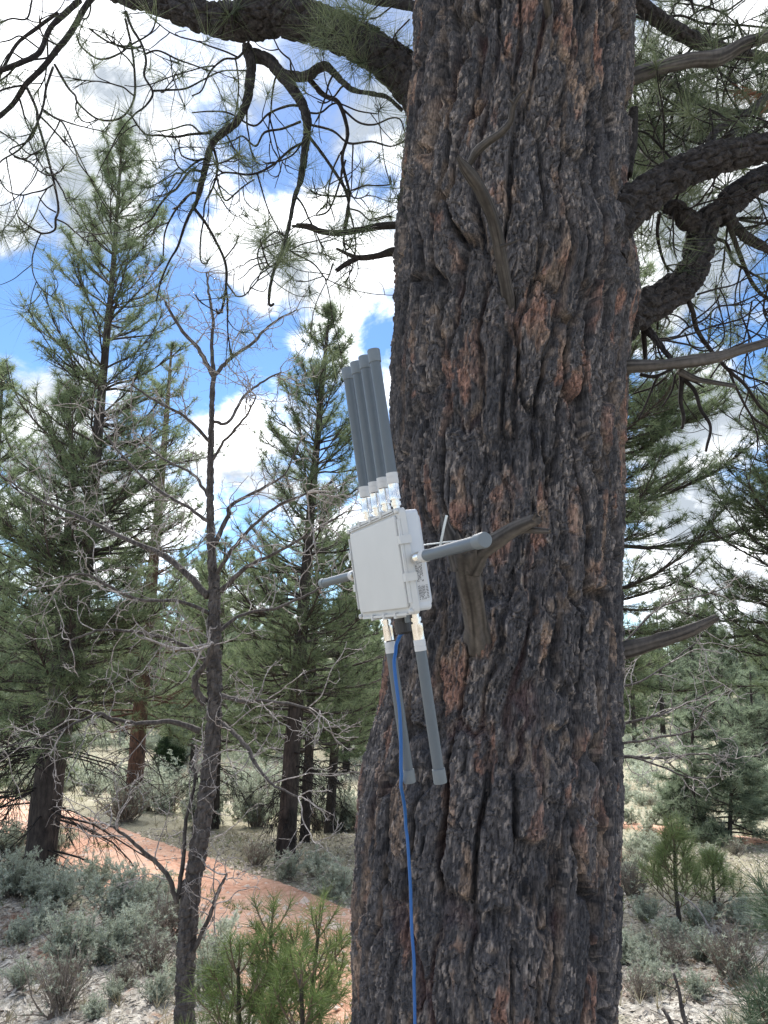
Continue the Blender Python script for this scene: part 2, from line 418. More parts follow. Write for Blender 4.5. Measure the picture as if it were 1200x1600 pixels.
# ------------------------------------------------------------------ the big ponderosa
pine = thing('ponderosa_pine', 'huge dark-barked ponderosa trunk with pink bark patches, carrying the white antenna box', 'pine tree')
TR = [(1680, 545, 960), (1600, 549, 957), (1500, 550, 958), (1400, 551, 960), (1300, 557, 965), (1250, 561, 966), (1200, 570, 967), (1150, 582, 967), (1100, 592, 967), (1000, 604, 966), (900, 612, 965),
      (800, 613, 964), (700, 612, 964), (600, 616, 966), (540, 618, 972), (480, 619, 985), (430, 620, 984), (380, 622, 970), (300, 628, 972), (200, 634, 976), (100, 645, 980), (0, 650, 983), (-150, 664, 990), (-330, 690, 1000)]
tz, tx, ty, trr = [], [], [], []
for py, a, b_ in TR:
    D = 1.93 - .14*max(0, (800-py))/800.0 + .03*min(0, 800-py)/800*-1
    pa, pb = P(a, py, D), P(b_, py, D)
    c = (pa+pb)/2
    depth = (c-CAM) @ _f
    half = np.linalg.norm(pb-pa)/2
    k = half/depth
    tz.append(c[2]); tx.append(c[0]); ty.append(D); trr.append(half/math.sqrt(1+k*k))
o_ = np.argsort(tz); tz, tx, ty, trr = [np.array(q)[o_] for q in (tz, tx, ty, trr)]
zbot = H1(tx[0], ty[0])-.12
tz = np.concatenate([[zbot, zbot+.35], tz, [tz[-1]+2.2]]); tx = np.concatenate([[tx[0]-.03, tx[0]-.01], tx, [tx[-1]+.1]])
ty = np.concatenate([[ty[0], ty[0]], ty, [ty[-1]-.15]]); trr = np.concatenate([[trr[0]*1.25, trr[0]*1.05], trr, [trr[-1]*.8]])
def trunk_c(z): return np.interp(z, tz, tx), np.interp(z, tz, ty), np.interp(z, tz, trr)
def build_trunk():
    zs = np.concatenate([np.linspace(zbot, .72, 40, endpoint=False), np.linspace(.72, 3.72, 1120), np.linspace(3.72, tz[-1], 60)[1:]])
    # angles: finest on the side that faces the camera
    th = np.concatenate([np.linspace(-102, 102, 390), np.linspace(102, 258, 62)[1:-1]])*math.pi/180
    Z, T = np.meshgrid(zs, th, indexing='ij')
    cx, cy, r = trunk_c(Z)
    R0 = .29; U = T*R0; wrap_len = 2*math.pi*R0
    def per(x, sc): # periodic in T via cylinder coords
        return np.cos(T)*R0/sc, np.sin(T)*R0/sc
    a1, b1 = per(T, .085); w1 = fbm(a1, b1, Z/.16, 1, 3)
    a2, b2 = per(T, .2); w2 = fbm(a2, b2, Z/.45, 2, 2)
    a3, b3 = per(T, .09); w3 = fbm(a3, b3, Z/.11, 4, 3)
    a0, b0 = per(T, .022); w0 = fbm(a0, b0, Z/.05, 6, 3)
    u = U+.013*w1+.035*w2+.0042*w0; v = Z+.09*w3+.022*w0
    nc = 32
    f1, f2, idp = voro(u/wrap_len*nc, v/.36, 21, nc)
    e = f2-f1
    depthmod = .45+.6*np.clip(fbm(a2, b2, Z/.3, 9, 2)+.5, 0, 1.3)
    pres = sstep(-.35, .45, fbm(a2, b2, Z/.22, 19, 3)+.3*w1)
    groove = (1-sstep(.04, .25, e+.06*w0+.03*w1))*(.55+.45*pres)
    nc2 = 110
    g1, g2, id2 = voro((u+.004*w0)/wrap_len*nc2, v/.048, 33, nc2)
    e2 = g2-g1
    nc3 = 260
    h1, h2, id3 = voro((u+.003*w0)/wrap_len*nc3, (v+.01*w0)/.019, 45, nc3)
    e3 = h2-h1
    nc4 = 480
    k1, k2_, id4 = voro((U+.0045*w0+.01*w2)/wrap_len*nc4, (Z+.012*w0)/.014, 55, nc4)
    a4, b4 = per(T, .0085); fn = fbm(a4, b4, Z/.022, 14, 3)
    crack = (1-sstep(0, .22, e2))*(.4+.6*sstep(-.3, .4, w1))
    a5, b5 = per(T+.02*w0, .011); rdg = 1-2*np.abs(fbm(a5, b5, Z/.14, 24, 2))
    a6, b6 = per(T+.05*w1+.03*w3, .034); vr = 1-2*np.abs(fbm(a6, b6, Z/.42, 27, 3))
    scar = np.zeros_like(Z)
    for spx, spy, D_, ht, sz in ((750, 1012, 1.64, .020, .050), (797, 494, 1.57, .016, .042), (858, 42, 1.53, .014, .04)):
        sp0 = P(spx, spy, D_); c0x, c0y, _ = trunk_c(sp0[2]); t0_ = math.atan2(sp0[0]-c0x, -(sp0[1]-c0y))
        d_ = np.hypot((T-t0_)*R0, (Z-sp0[2])*.8); scar = scar+ht*np.exp(-(d_/sz)**2)+.004*np.sin(d_/.0045+w0)*np.exp(-(d_/(sz*1.8))**2)
    p1, p2, idq = voro((U+.010*w0+.02*w1)/wrap_len*56, (Z+.05*w3)/.17, 91, 56)
    disp = -.040*groove*depthmod + .006*(vr-.3) + .008*(idp-.5)*(1-groove) + .0015*sstep(0, .5, e) + .0030*rdg + scar - .0055*crack + .0034*(id2-.5) - .0018*(1-sstep(0, .25, e3)) + .0028*(id3-.5) + .0026*(id4-.5)+ .0012*fn + .008*w2
    # scar ring under the stub
    rr = r+disp+.004
    lobes = .02*np.sin(T*3+1.2)*sstep(.9, .2, Z)+.018*np.sin(T*7+2)*sstep(.7, .1, Z)
    rr = rr+lobes*.6
    X = cx+rr*np.sin(T); Y = cy-rr*np.cos(T)
    # colours of the bark itself (flakes, weathered faces, fresh pink scales)
    dark = np.array([.034, .037, .045]); mid = np.array([.105, .104, .112]); lite = np.array([.31, .285, .27]); pink = np.array([.225, .135, .108]); tan = np.array([.245, .19, .152]); red = np.array([.10, .028, .02])
    C = dark+(mid-dark)*np.clip(.05+.55*id3+.55*(id4-.3)+.25*w1, 0, 1)[..., None]
    fl = sstep(.70, .98, id4+.14*fn)*sstep(-.5, .35, w0+.5*w1)*.62
    C = C+(lite-C)*fl[..., None]
    pm = sstep(.68, .76, idq)*sstep(.02, .22, p2-p1+.10*w0)*(1-groove)*sstep(-.5, .1, fbm(a3, b3, Z/.13, 51, 2)+.5*w0)*(.35+.65*sstep(.1, .6, id4*.6+id3*.4))
    hue = sstep(.25, .75, fbm(a2, b2, Z/.12, 61, 2)*.6+.5+.2*w0)[..., None]
    C = C+((tan*(1-hue)+pink*hue)*(.45+.85*id4)[..., None]-C)*np.clip(pm*.85, 0, 1)[..., None]
    rim = sstep(.07, .13, e+.05*w0)*(1-sstep(.15, .26, e+.05*w0))*sstep(.0, .5, w3+.4*fn)*.55
    C = C+(np.array([.27, .225, .19])-C)*rim[..., None]
    fr = sstep(.5, .8, fbm(a3*.7, b3*.7, Z/.22, 71, 2))*groove
    C = C+(red-C)*(fr*.4)[..., None]
    C = C*np.array([.84, .82, .80])
    n, m_ = X.shape; i = np.arange(n-1)[:, None]*m_; k = np.arange(m_)[None]; k2 = (k+1) % m_
    q = np.stack([i+k, i+k2, i+m_+k2, i+m_+k], -1).reshape(-1, 4)
    b = MB(); b.add(np.stack([X, Y, Z], -1).reshape(-1, 3), q, None, C.reshape(-1, 3))
    return b.build('trunk', BARK, pine, smooth=False)
build_trunk()

def px3(pts, D0, D1=None):
    D1 = D0 if D1 is None else D1
    p = np.asarray(pts, float); s = np.concatenate([[0], np.cumsum(np.hypot(*np.diff(p, axis=0).T))]); s /= s[-1]
    return np.array([P(a, b, D0+(D1-D0)*t) for (a, b), t in zip(p, s)])
def wpx(w, D): return w*D/FPX/.95       # pixel width -> metres at that distance
def bough_tube(b, pts, radii, sides=36, amp=.35, per=14, seed=1, k=1.0):
    """a thick limb with plated bark in its surface"""
    p = catmull(pts, per); n = len(p); rs = interp_r(radii, n)
    tg = np.gradient(p, axis=0); tg /= np.linalg.norm(tg, axis=1)[:, None]
    ln = np.concatenate([[0], np.cumsum(np.linalg.norm(np.diff(p, axis=0), axis=1))])
    m_ = max(n, int(ln[-1]/.006)); s = np.linspace(0, ln[-1], m_)
    p = np.stack([np.interp(s, ln, p[:, i]) for i in range(3)], 1); rs = np.interp(s, ln, rs)
    tg = np.gradient(p, axis=0); tg /= np.linalg.norm(tg, axis=1)[:, None]
    a = np.cross(tg[0], [0.1, .2, 1.]); a /= np.linalg.norm(a); A = np.empty_like(p)
    for i in range(m_):
        a = a-tg[i]*a.dot(tg[i]); a /= np.linalg.norm(a); A[i] = a
    B = np.cross(tg, A); th = np.linspace(0, 2*math.pi, sides, endpoint=False)
    S, T = np.meshgrid(s, th, indexing='ij'); rr = rs[:, None]*np.ones(sides)
    rm = float(np.mean(rs))
    ca, sa = np.cos(T)*rm/.03, np.sin(T)*rm/.03
    w = fbm(ca, sa, S/.08, seed, 3)
    nc = 5*max(1, int(2*math.pi*rm/.028/5))
    f1, f2, idv = voro((T/(2*math.pi))*nc+.35*w, S/.06+.35*w, seed+4, nc)
    disp = (-(1-sstep(0, .35, f2-f1))*.55+(idv-.5)*.35+.18*w)*amp*np.minimum(rm, .04)
    g1, g2, idg = voro((T/(2*math.pi))*nc*2+.3*w, S/.022+.3*w, seed+14, nc*2)
    disp = disp+(-(1-sstep(0, .3, g2-g1))*.16+(idg-.5)*.2)*amp*np.minimum(rm, .04)
    rr = rr+disp*np.minimum(1, rr/rm)
    v = p[:, None]+rr[..., None]*(A[:, None]*np.cos(th)[None, :, None]+B[:, None]*np.sin(th)[None, :, None])
    i = np.arange(m_-1)[:, None]*sides; k_ = np.arange(sides)[None]; k2 = (k_+1) % sides
    q = np.stack([i+k_, i+k2, i+sides+k2, i+sides+k_], -1).reshape(-1, 4)
    vv = np.vstack([v.reshape(-1, 3), p[:1], p[-1:]]); c0 = m_*sides
    tr = [(c0, (j+1) % sides, j) for j in range(sides)]+[(c0+1, (m_-1)*sides+j, (m_-1)*sides+(j+1) % sides) for j in range(sides)]
    b.add(vv, q, tr)
    return p, rs

def curl_twig(b, p0, d0, length, r0, curl=2.2, up=.8, kink=.25, sub=0, tips=None, sides=5, seedcol=None):
    """a thin twig that sags outwards and hooks upwards at its tip"""
    n = 9; st = length/n; p = np.array(p0, float); d = nrm(d0); pts = [p.copy()]
    ax = nrm(rng.standard_normal(3))
    for i in range(n):
        f = i/n
        d = nrm(d+np.cross(ax, d)*curl*.08+np.array([0, 0, up*(f-.35)*.55])+rng.normal(0, kink*.35, 3))
        p = p+d*st; pts.append(p.copy())
        if sub and i in (3, 5, 6, 7) and R.random() < .75:
            dd = nrm(d+rng.normal(0, .9, 3)); curl_twig(b, p, dd, length*R.uniform(.3, .6), r0*.6, curl, up, kink, sub-1, tips, sides)
    pp = catmull(pts, 2)
    b.tube(pp, np.linspace(r0, r0*.55, len(pp)), sides, cap=True)
    if tips is not None: tips.append((pts[-1], d))

def limb(name, main, D0, D1, w, side=36, amp=.45, subs=(), label=None, nt_=40, twl=(.2, .5), tuft=0.4, extra_dir=(0, 0, -.3), mat_=None, twig_r=.0032, near=True, seed=3, subtwig=1, needle_n=46, needle_l=.15, nmat=None):
    """main and subs are traced in the photo; random twigs and needle tufts grow from them"""
    b = MB(); p, rs = bough_tube(b, px3(main, D0, D1), [wpx(x, D0)/2 for x in w], side, amp, seed=seed)
    for pts, da, db, ws in subs:
        if max(ws) >= 18: bough_tube(b, px3(pts, da, db), [wpx(x, (da+db)/2)/2*.82 for x in ws], 30, amp, 10, seed+7)
    o = b.build(name, mat_ or BOUGH, pine, smooth=False)
    if label: o['label'] = label
    tw = MB(); starts = []; tips = []
    for pts, da, db, ws in subs:
        q = px3(pts, da, db)
        q[1:-1] += rng.normal(0, .012, (len(q)-2, 3))*np.array([0, 1, 0])
        pp = catmull(q, 5); rr = interp_r([wpx(x, (da+db)/2)/2*.74 for x in ws], len(pp))
        if max(ws) < 18: tw.tube(pp, rr, 8 if ws[0] > 8 else 6, wob=.05)
        tg = np.gradient(pp, axis=0)
        for i in range(2, len(pp)): starts.append((pp[i], nrm(tg[i]), rr[i]))
        tips.append((pp[-1], nrm(tg[-1])))
    for _ in range(nt_):
        if not starts: break
        a, t, r = R.choice(starts)
        d = nrm(np.cross(t, rng.standard_normal(3))+t*.35+np.array(extra_dir))
        curl_twig(tw, a, d, R.uniform(*twl), min(twig_r, r*.8), R.uniform(-3, 3), R.uniform(.35, 1.0), .22, subtwig, tips)
    if tw.n:
        tag(tw.build('twig_spray', TWIG, o, smooth=True), kind='stuff')
    nd = MB(); sel = [t for t in tips if R.random() < tuft]
    if sel:
        nd.needles([t[0] for t in sel], [nrm(t[1]+np.array([0, 0, .15])) for t in sel], needle_n, needle_l, .0015, .62, cluster=.18)
        tag(nd.build('needles', nmat or NEEDLE_NEAR, o), kind='stuff')
    return o

# upper-left limb, with its drooping branches traced one by one
S1 = [([(385, 72), (392, 100), (391, 128), (385, 160), (370, 190), (345, 210), (330, 230), (319, 270), (309, 310), (302, 325)], 2.1, 2.12, (24, 19, 15, 9)),
      ([(303, 322), (290, 350), (278, 385), (265, 410), (250, 436), (244, 470)], 2.12, 2.2, (7, 5, 3)),
      ([(303, 325), (320, 347), (335, 372), (350, 405), (353, 440), (346, 475), (340, 488), (338, 482)], 2.12, 2.1, (8, 6, 4)),
      ([(350, 405), (360, 398), (368, 382), (373, 368)], 2.1, 2.05, (4, 3)),
      ([(318, 345), (315, 375), (313, 405), (322, 412), (326, 405)], 2.12, 2.05, (4, 3)),
      ([(331, 222), (337, 250), (333, 290), (322, 320), (318, 340)], 2.12, 2.2, (7, 5, 4)),
      ([(338, 272), (345, 300), (352, 312), (368, 302), (380, 290), (398, 280)], 2.15, 2.3, (5, 4, 3)),
      ([(309, 303), (300, 302), (285, 315), (268, 335), (258, 365), (255, 400)], 2.12, 2.2, (6, 5, 3)),
      ([(316, 268), (300, 275), (275, 292), (262, 296), (247, 318), (238, 340), (226, 352), (205, 360)], 2.12, 2.25, (6, 5, 3)),
      ([(316, 248), (300, 255), (285, 268), (273, 270), (262, 292)], 2.12, 2.05, (5, 4, 3)),
      ([(290, 270), (278, 258), (272, 245), (274, 233)], 2.1, 2.0, (4, 3)),
      ([(330, 208), (300, 215), (275, 217), (250, 213), (225, 205), (210, 190), (204, 175)], 2.12, 2.0, (6, 5, 3)),
      ([(330, 205), (312, 202), (298, 198), (270, 203), (248, 206)], 2.12, 2.2, (5, 3)),
      ([(392, 85), (420, 95), (447, 125), (470, 158), (479, 185), (480, 205), (476, 240), (470, 280), (460, 310), (452, 350), (442, 388), (426, 430), (420, 470), (424, 478), (428, 474)], 2.12, 2.05, (30, 24, 17, 10, 7, 5)),
      ([(443, 385), (460, 394), (490, 410), (507, 430), (514, 437), (520, 412)], 2.06, 2.0, (4, 3)),
      ([(445, 368), (430, 367), (408, 380), (402, 398), (406, 415), (418, 416)], 2.06, 2.1, (4, 3)),
      ([(432, 108), (450, 118), (480, 118), (505, 103), (520, 112), (535, 128), (552, 140), (585, 147), (605, 152), (628, 172)], 2.12, 1.95, (22, 22, 16, 10, 7)),
      ([(480, 120), (505, 138), (528, 160), (540, 188), (543, 220), (535, 255), (545, 290), (543, 330), (538, 358)], 2.1, 2.0, (13, 10, 7, 5)),
      ([(482, 212), (500, 232), (520, 262), (538, 290), (545, 322), (541, 350), (536, 375), (543, 392), (550, 375)], 2.08, 1.98, (8, 7, 5, 3)),
      ([(548, 298), (570, 296), (590, 290), (610, 285), (609, 274)], 2.0, 1.95, (4, 3)),
      ([(546, 326), (562, 330), (580, 338), (605, 348), (612, 338)], 2.0, 1.95, (4, 3)),
      ([(540, 250), (525, 300), (512, 325), (498, 340), (494, 330), (510, 318)], 2.0, 2.05, (5, 4, 3)),
      ([(470, 190), (440, 200), (415, 215), (398, 222), (380, 215), (366, 216), (350, 225)], 2.1, 2.2, (6, 5, 3)),
      ([(480, 220), (455, 235), (425, 255), (395, 270), (365, 276), (345, 268), (336, 255)], 2.1, 2.0, (6, 5, 3)),
      ([(485, 195), (520, 205), (545, 222), (580, 230), (610, 228), (632, 220)], 2.1, 1.9, (6, 5, 3)),
      ([(535, 170), (560, 190), (585, 195), (610, 180), (625, 190), (632, 205)], 2.1, 1.95, (6, 4, 3)),
      ([(470, 165), (450, 172), (420, 178), (395, 190), (360, 180), (330, 172), (300, 176)], 2.1, 2.25, (6, 5, 3)),
      ([(475, 175), (500, 175), (525, 168), (560, 172), (590, 178)], 2.12, 2.2, (5, 4, 3)),
      ([(382, 40), (390, 70), (372, 90), (352, 100), (330, 118), (315, 140), (300, 150)], 2.1, 2.0, (7, 5, 3)),
      # leftward group that hangs from the far end
      ([(150, -10), (137, 16), (110, 47), (91, 80), (66, 107), (41, 135), (16, 154), (-10, 190)], 2.2, 2.05, (15, 14, 12, 10)),
      ([(125, 0), (104, 11), (77, 41), (60, 77), (36, 102), (0, 115), (-30, 122)], 2.2, 2.0, (15, 13, 12, 10)),
      ([(90, 20), (55, 45), (25, 69), (0, 110), (-20, 150)], 2.2, 2.1, (9, 8, 7)),
      ([(41, 135), (54, 165), (60, 192), (70, 225), (80, 262), (85, 292), (90, 325), (91, 348), (84, 358), (62, 361), (42, 352), (28, 338)], 2.08, 2.0, (7, 6, 5, 3.5)),
      ([(84, 288), (70, 300), (55, 306), (35, 307), (12, 298), (-2, 278)], 2.04, 1.95, (4, 3)),
      ([(88, 332), (72, 322), (60, 307)], 2.02, 1.98, (3.5, 2.5)),
      ([(82, 356), (70, 342), (61, 328)], 2.0, 1.95, (3, 2.5)),
      ([(83, 105), (75, 140), (68, 165), (55, 195), (30, 225), (10, 254), (0, 254)], 2.1, 2.0, (6, 5, 3)),
      ([(60, 190), (45, 215), (22, 245), (40, 255), (55, 245), (68, 232)], 2.05, 2.0, (4, 3)),
      ([(22, 245), (45, 250), (60, 265), (75, 272), (92, 268), (101, 258)], 2.02, 1.95, (4, 3)),
      ([(0, 205), (25, 222), (45, 240), (65, 238)], 2.1, 2.0, (4, 3)),
      ([(85, 100), (100, 125), (118, 150), (128, 172), (150, 185), (178, 190), (198, 180), (210, 150), (211, 110), (205, 70), (196, 30)], 2.15, 2.2, (6, 5, 5, 6)),
      ([(196, 18), (205, 40), (220, 65), (228, 95), (226, 120), (238, 142), (228, 165), (215, 182), (204, 186)], 2.15, 2.05, (8, 6, 5, 4)),
      ([(238, 142), (260, 141), (290, 136), (320, 128), (350, 118), (385, 110)], 2.1, 2.2, (5, 4, 3)),
      ([(66, 170), (80, 178), (95, 188), (105, 205), (115, 230), (128, 262), (146, 284)], 2.1, 2.0, (5, 4, 3)),
      ([(120, 55), (128, 75), (150, 92), (172, 98), (195, 82), (205, 62)], 2.2, 2.1, (5, 4)),
      ([(140, 45), (165, 60), (190, 64), (212, 60), (235, 45), (245, 25)], 2.2, 2.1, (5, 4)),
      ([(225, 85), (250, 88), (275, 87), (300, 98), (325, 110)], 2.1, 2.0, (5, 4, 3)),
      ([(90, 85), (70, 92), (40, 95), (20, 88), (0, 105)], 2.2, 2.1, (5, 3)),
      ([(60, 75), (35, 60), (15, 62), (0, 66)], 2.15, 2.05, (4, 3)),
      ([(50, 0), (40, 25), (25, 40), (0, 35)], 2.25, 2.2, (5, 3))]
limb('bough', [(690, 165), (650, 128), (610, 98), (560, 66), (500, 40), (440, 26), (380, 32), (320, 28), (250, 8), (180, -12), (90, -60)], 1.86, 2.25, (110, 84, 74, 70, 74, 74, 76, 60, 46, 36, 26), 60, .5, S1,
     'arching limb with drooping bare branches and hooked twig tips', nt_=95, twl=(.10, .30), tuft=.34, seed=5, needle_n=44, needle_l=.15, twig_r=.0036)
limb('bough', [(665, 12), (625, 6), (585, 2), (540, -14), (480, -40)], 1.9, 2.1, (22, 18, 13, 12, 10), 16, .4,
     [([(620, 4), (590, 14), (575, 38), (570, 55)], 1.9, 1.9, (4, 3)), ([(640, 30), (615, 60), (625, 75), (640, 70)], 1.8, 1.85, (4, 3)), ([(600, 0), (570, 20), (545, 10)], 1.95, 2, (4, 3))], nt_=10, twl=(.1, .25), tuft=.8, seed=9, needle_n=40)
# right-hand limbs
S2 = [([(1010, 318), (1000, 345), (985, 365), (975, 395)], 1.85, 1.9, (7, 5, 3)), ([(1030, 335), (1025, 370), (1035, 400), (1045, 425)], 1.85, 1.9, (9, 7, 5)),
      ([(1125, 245), (1110, 225), (1118, 205), (1140, 190)], 1.8, 1.85, (22, 18, 14)),
      ([(1090, 262), (1060, 240), (1010, 215), (985, 205)], 1.8, 1.95, (7, 6, 4)), ([(1140, 215), (1165, 180), (1200, 150), (1240, 120)], 1.85, 2.0, (18, 16, 14)),
      ([(1120, 230), (1090, 225), (1050, 212), (1030, 180), (1025, 140)], 1.9, 2.1, (6, 5, 4)), ([(1060, 265), (1030, 260), (1000, 235)], 1.9, 2.1, (6, 4)),
      ([(1085, 258), (1070, 220), (1085, 180), (1070, 150)], 1.9, 2.1, (6, 4)), ([(1000, 300), (985, 280), (975, 260)], 1.9, 2.1, (6, 4)),
      ([(1180, 232), (1165, 200), (1120, 178), (1080, 180), (1040, 165), (1010, 160)], 1.95, 2.15, (7, 5, 3)), ([(1200, 200), (1160, 150), (1110, 120), (1060, 105), (1000, 100)], 2.0, 2.2, (7, 5, 4))]
limb('bough', [(925, 395), (955, 350), (990, 318), (1030, 290), (1070, 266), (1120, 246), (1170, 236), (1230, 228), (1300, 215)], 1.72, 1.75, (120, 88, 70, 62, 58, 56, 54, 50, 44), 60, .5, S2, 'thick grey-barked limb rising over the looped limb', nt_=55, twl=(.1, .3), tuft=.6, extra_dir=(0, .1, .3), seed=15, needle_n=46, needle_l=.14)
S3 = [([(1090, 350), (1075, 345), (1052, 325), (1040, 330)], 1.88, 1.86, (44, 46, 40, 20)),
      ([(1130, 325), (1150, 355), (1180, 380), (1230, 400)], 1.9, 2.0, (26, 24, 20, 16)),
      ([(1137, 345), (1150, 380), (1170, 420), (1185, 450), (1215, 480)], 1.9, 2.1, (12, 10, 9, 8)),
      ([(1068, 455), (1078, 490), (1090, 515), (1115, 548), (1140, 580), (1165, 600), (1190, 640), (1215, 655)], 1.9, 2.1, (11, 10, 8, 7, 6)),
      ([(1140, 582), (1150, 615), (1175, 650), (1200, 668)], 2.0, 2.1, (6, 5)),
      ([(1000, 505), (1020, 525), (1040, 550), (1052, 565)], 1.9, 1.85, (20, 13, 7)), ([(1005, 515), (1010, 545), (1008, 570)], 1.9, 1.95, (12, 10, 8)),
      ([(1030, 530), (1060, 523), (1075, 510), (1100, 500), (1120, 480), (1150, 475), (1185, 460), (1210, 450)], 1.9, 2.0, (5, 5, 4, 4)),
      ([(1040, 532), (1085, 522), (1120, 505), (1160, 497), (1190, 470), (1215, 455)], 1.9, 2.0, (5, 4, 4)),
      ([(1090, 460), (1120, 450), (1150, 440), (1175, 432), (1210, 425)], 1.9, 2.1, (5, 4, 3)), ([(1085, 500), (1105, 485), (1120, 470), (1125, 460)], 1.9, 1.85, (4, 3)),
      ([(1105, 370), (1130, 385), (1145, 405), (1165, 430), (1200, 440)], 1.95, 2.1, (8, 7, 5)), ([(1070, 520), (1085, 540), (1110, 545), (1128, 530), (1125, 480), (1118, 455)], 1.9, 2.0, (4, 3)),
      ([(1200, 445), (1198, 480), (1200, 520), (1195, 555)], 2.0, 2.0, (5, 4, 3)), ([(1160, 497), (1168, 530), (1160, 570), (1170, 600), (1195, 598)], 2.0, 2.05, (4, 3)),
      ([(1175, 470), (1170, 510), (1160, 540)], 2.0, 2.0, (4, 3)), ([(1110, 590), (1130, 560), (1150, 540), (1180, 545), (1200, 530)], 1.95, 2.1, (4, 3)),
      ([(1190, 340), (1150, 345), (1210, 352)], 2.0, 2.1, (7, 6, 6)), ([(1010, 500), (1025, 480), (1030, 540), (1050, 580)], 1.98, 1.95, (6, 4))]
limb('bough', [(935, 520), (965, 500), (1000, 482), (1035, 465), (1065, 444), (1088, 412), (1092, 378), (1100, 352), (1125, 332), (1150, 308), (1180, 286), (1230, 262), (1290, 230)], 1.84, 2.0, (110, 84, 64, 58, 56, 54, 52, 50, 50, 50, 48, 44, 36), 56, .5, S3, 'looped knee-shaped limb below the thick grey limb', nt_=55, twl=(.1, .32), tuft=.14, extra_dir=(.1, .1, -.1), seed=25)
# upper right: needle-bearing branches behind
S4 = [([(1060, 60), (1090, 75), (1115, 70), (1150, 55)], 2.3, 2.4, (10, 8, 6)), ([(990, 25), (1020, 35), (1060, 30), (1100, 35), (1160, 40), (1210, 45)], 2.3, 2.3, (6, 6, 5)),
      ([(1085, 22), (1080, 0), (1095, -20)], 2.3, 2.3, (6, 5)), ([(1060, 80), (1100, 130), (1150, 140), (1200, 145)], 2.3, 2.4, (7, 6, 5)), ([(1010, 55), (1005, 90), (1020, 130), (1060, 160), (1100, 155)], 2.3, 2.5, (6, 5, 4)),
      ([(1150, 30), (1165, 60), (1180, 100), (1200, 120)], 2.3, 2.4, (6, 5)), ([(1000, 80), (990, 130), (1000, 180), (1040, 220), (1090, 215)], 2.3, 2.5, (6, 5, 4)), ([(1140, 80), (1110, 110), (1060, 120), (1020, 110)], 2.4, 2.4, (6, 4)),
      ([(1080, 75), (1060, 105), (1040, 165), (1000, 200), (980, 250)], 2.3, 2.5, (6, 5, 4)), ([(1160, 0), (1130, 20), (1100, 15), (1060, 5)], 2.4, 2.4, (5, 4)), ([(1200, 60), (1180, 75), (1150, 90), (1120, 95)], 2.3, 2.4, (5, 4))]
limb('bough', [(955, -30), (1000, 8), (1040, 38), (1085, 62), (1120, 72), (1160, 84), (1210, 92), (1280, 96)], 2.1, 2.35, (30, 30, 30, 28, 24, 22, 20, 18), 22, .4, S4, 'mossy upper limb thick with green needles', nt_=95, twl=(.1, .3), tuft=.62, extra_dir=(0, 0, .1), seed=35, needle_n=46, needle_l=.14)
limb('bough', [(960, 90), (1000, 105), (1030, 120), (1060, 140), (1100, 165), (1150, 175), (1210, 170)], 2.2, 2.5, (26, 24, 20, 17, 15, 12, 12), 18, .4,
     [([(1000, 105), (990, 160), (1000, 210), (985, 260)], 2.3, 2.5, (5, 4)), ([(1060, 140), (1050, 190), (1080, 230), (1130, 250)], 2.4, 2.6, (5, 4)), ([(1100, 165), (1130, 200), (1180, 215)], 2.4, 2.6, (5, 4)), ([(1030, 120), (1010, 170), (1040, 240), (1020, 290)], 2.4, 2.5, (5, 4)), ([(980, 100), (1000, 280), (1030, 320), (1120, 300)], 2.5, 2.7, (6, 4)), ([(1100, 165), (1150, 250), (1180, 300), (1200, 350)], 2.5, 2.7, (6, 4))], nt_=75, twl=(.1, .3), tuft=.62, extra_dir=(0, 0, 0), seed=36, needle_n=46, needle_l=.14)
red = MB(); c_ = [P(1175+8*i, 140+3*i, 1.95) for i in range(5)]
red.needles(c_, [nrm(np.array([-.8, -.1, -.25-.15*i])) for i in range(5)], 26, .12, .0018, .25)
tag(red.build('dead_needles', NEEDLE_RED, [c for c in pine.children if c.name.startswith('bough')][2]), kind='stuff')

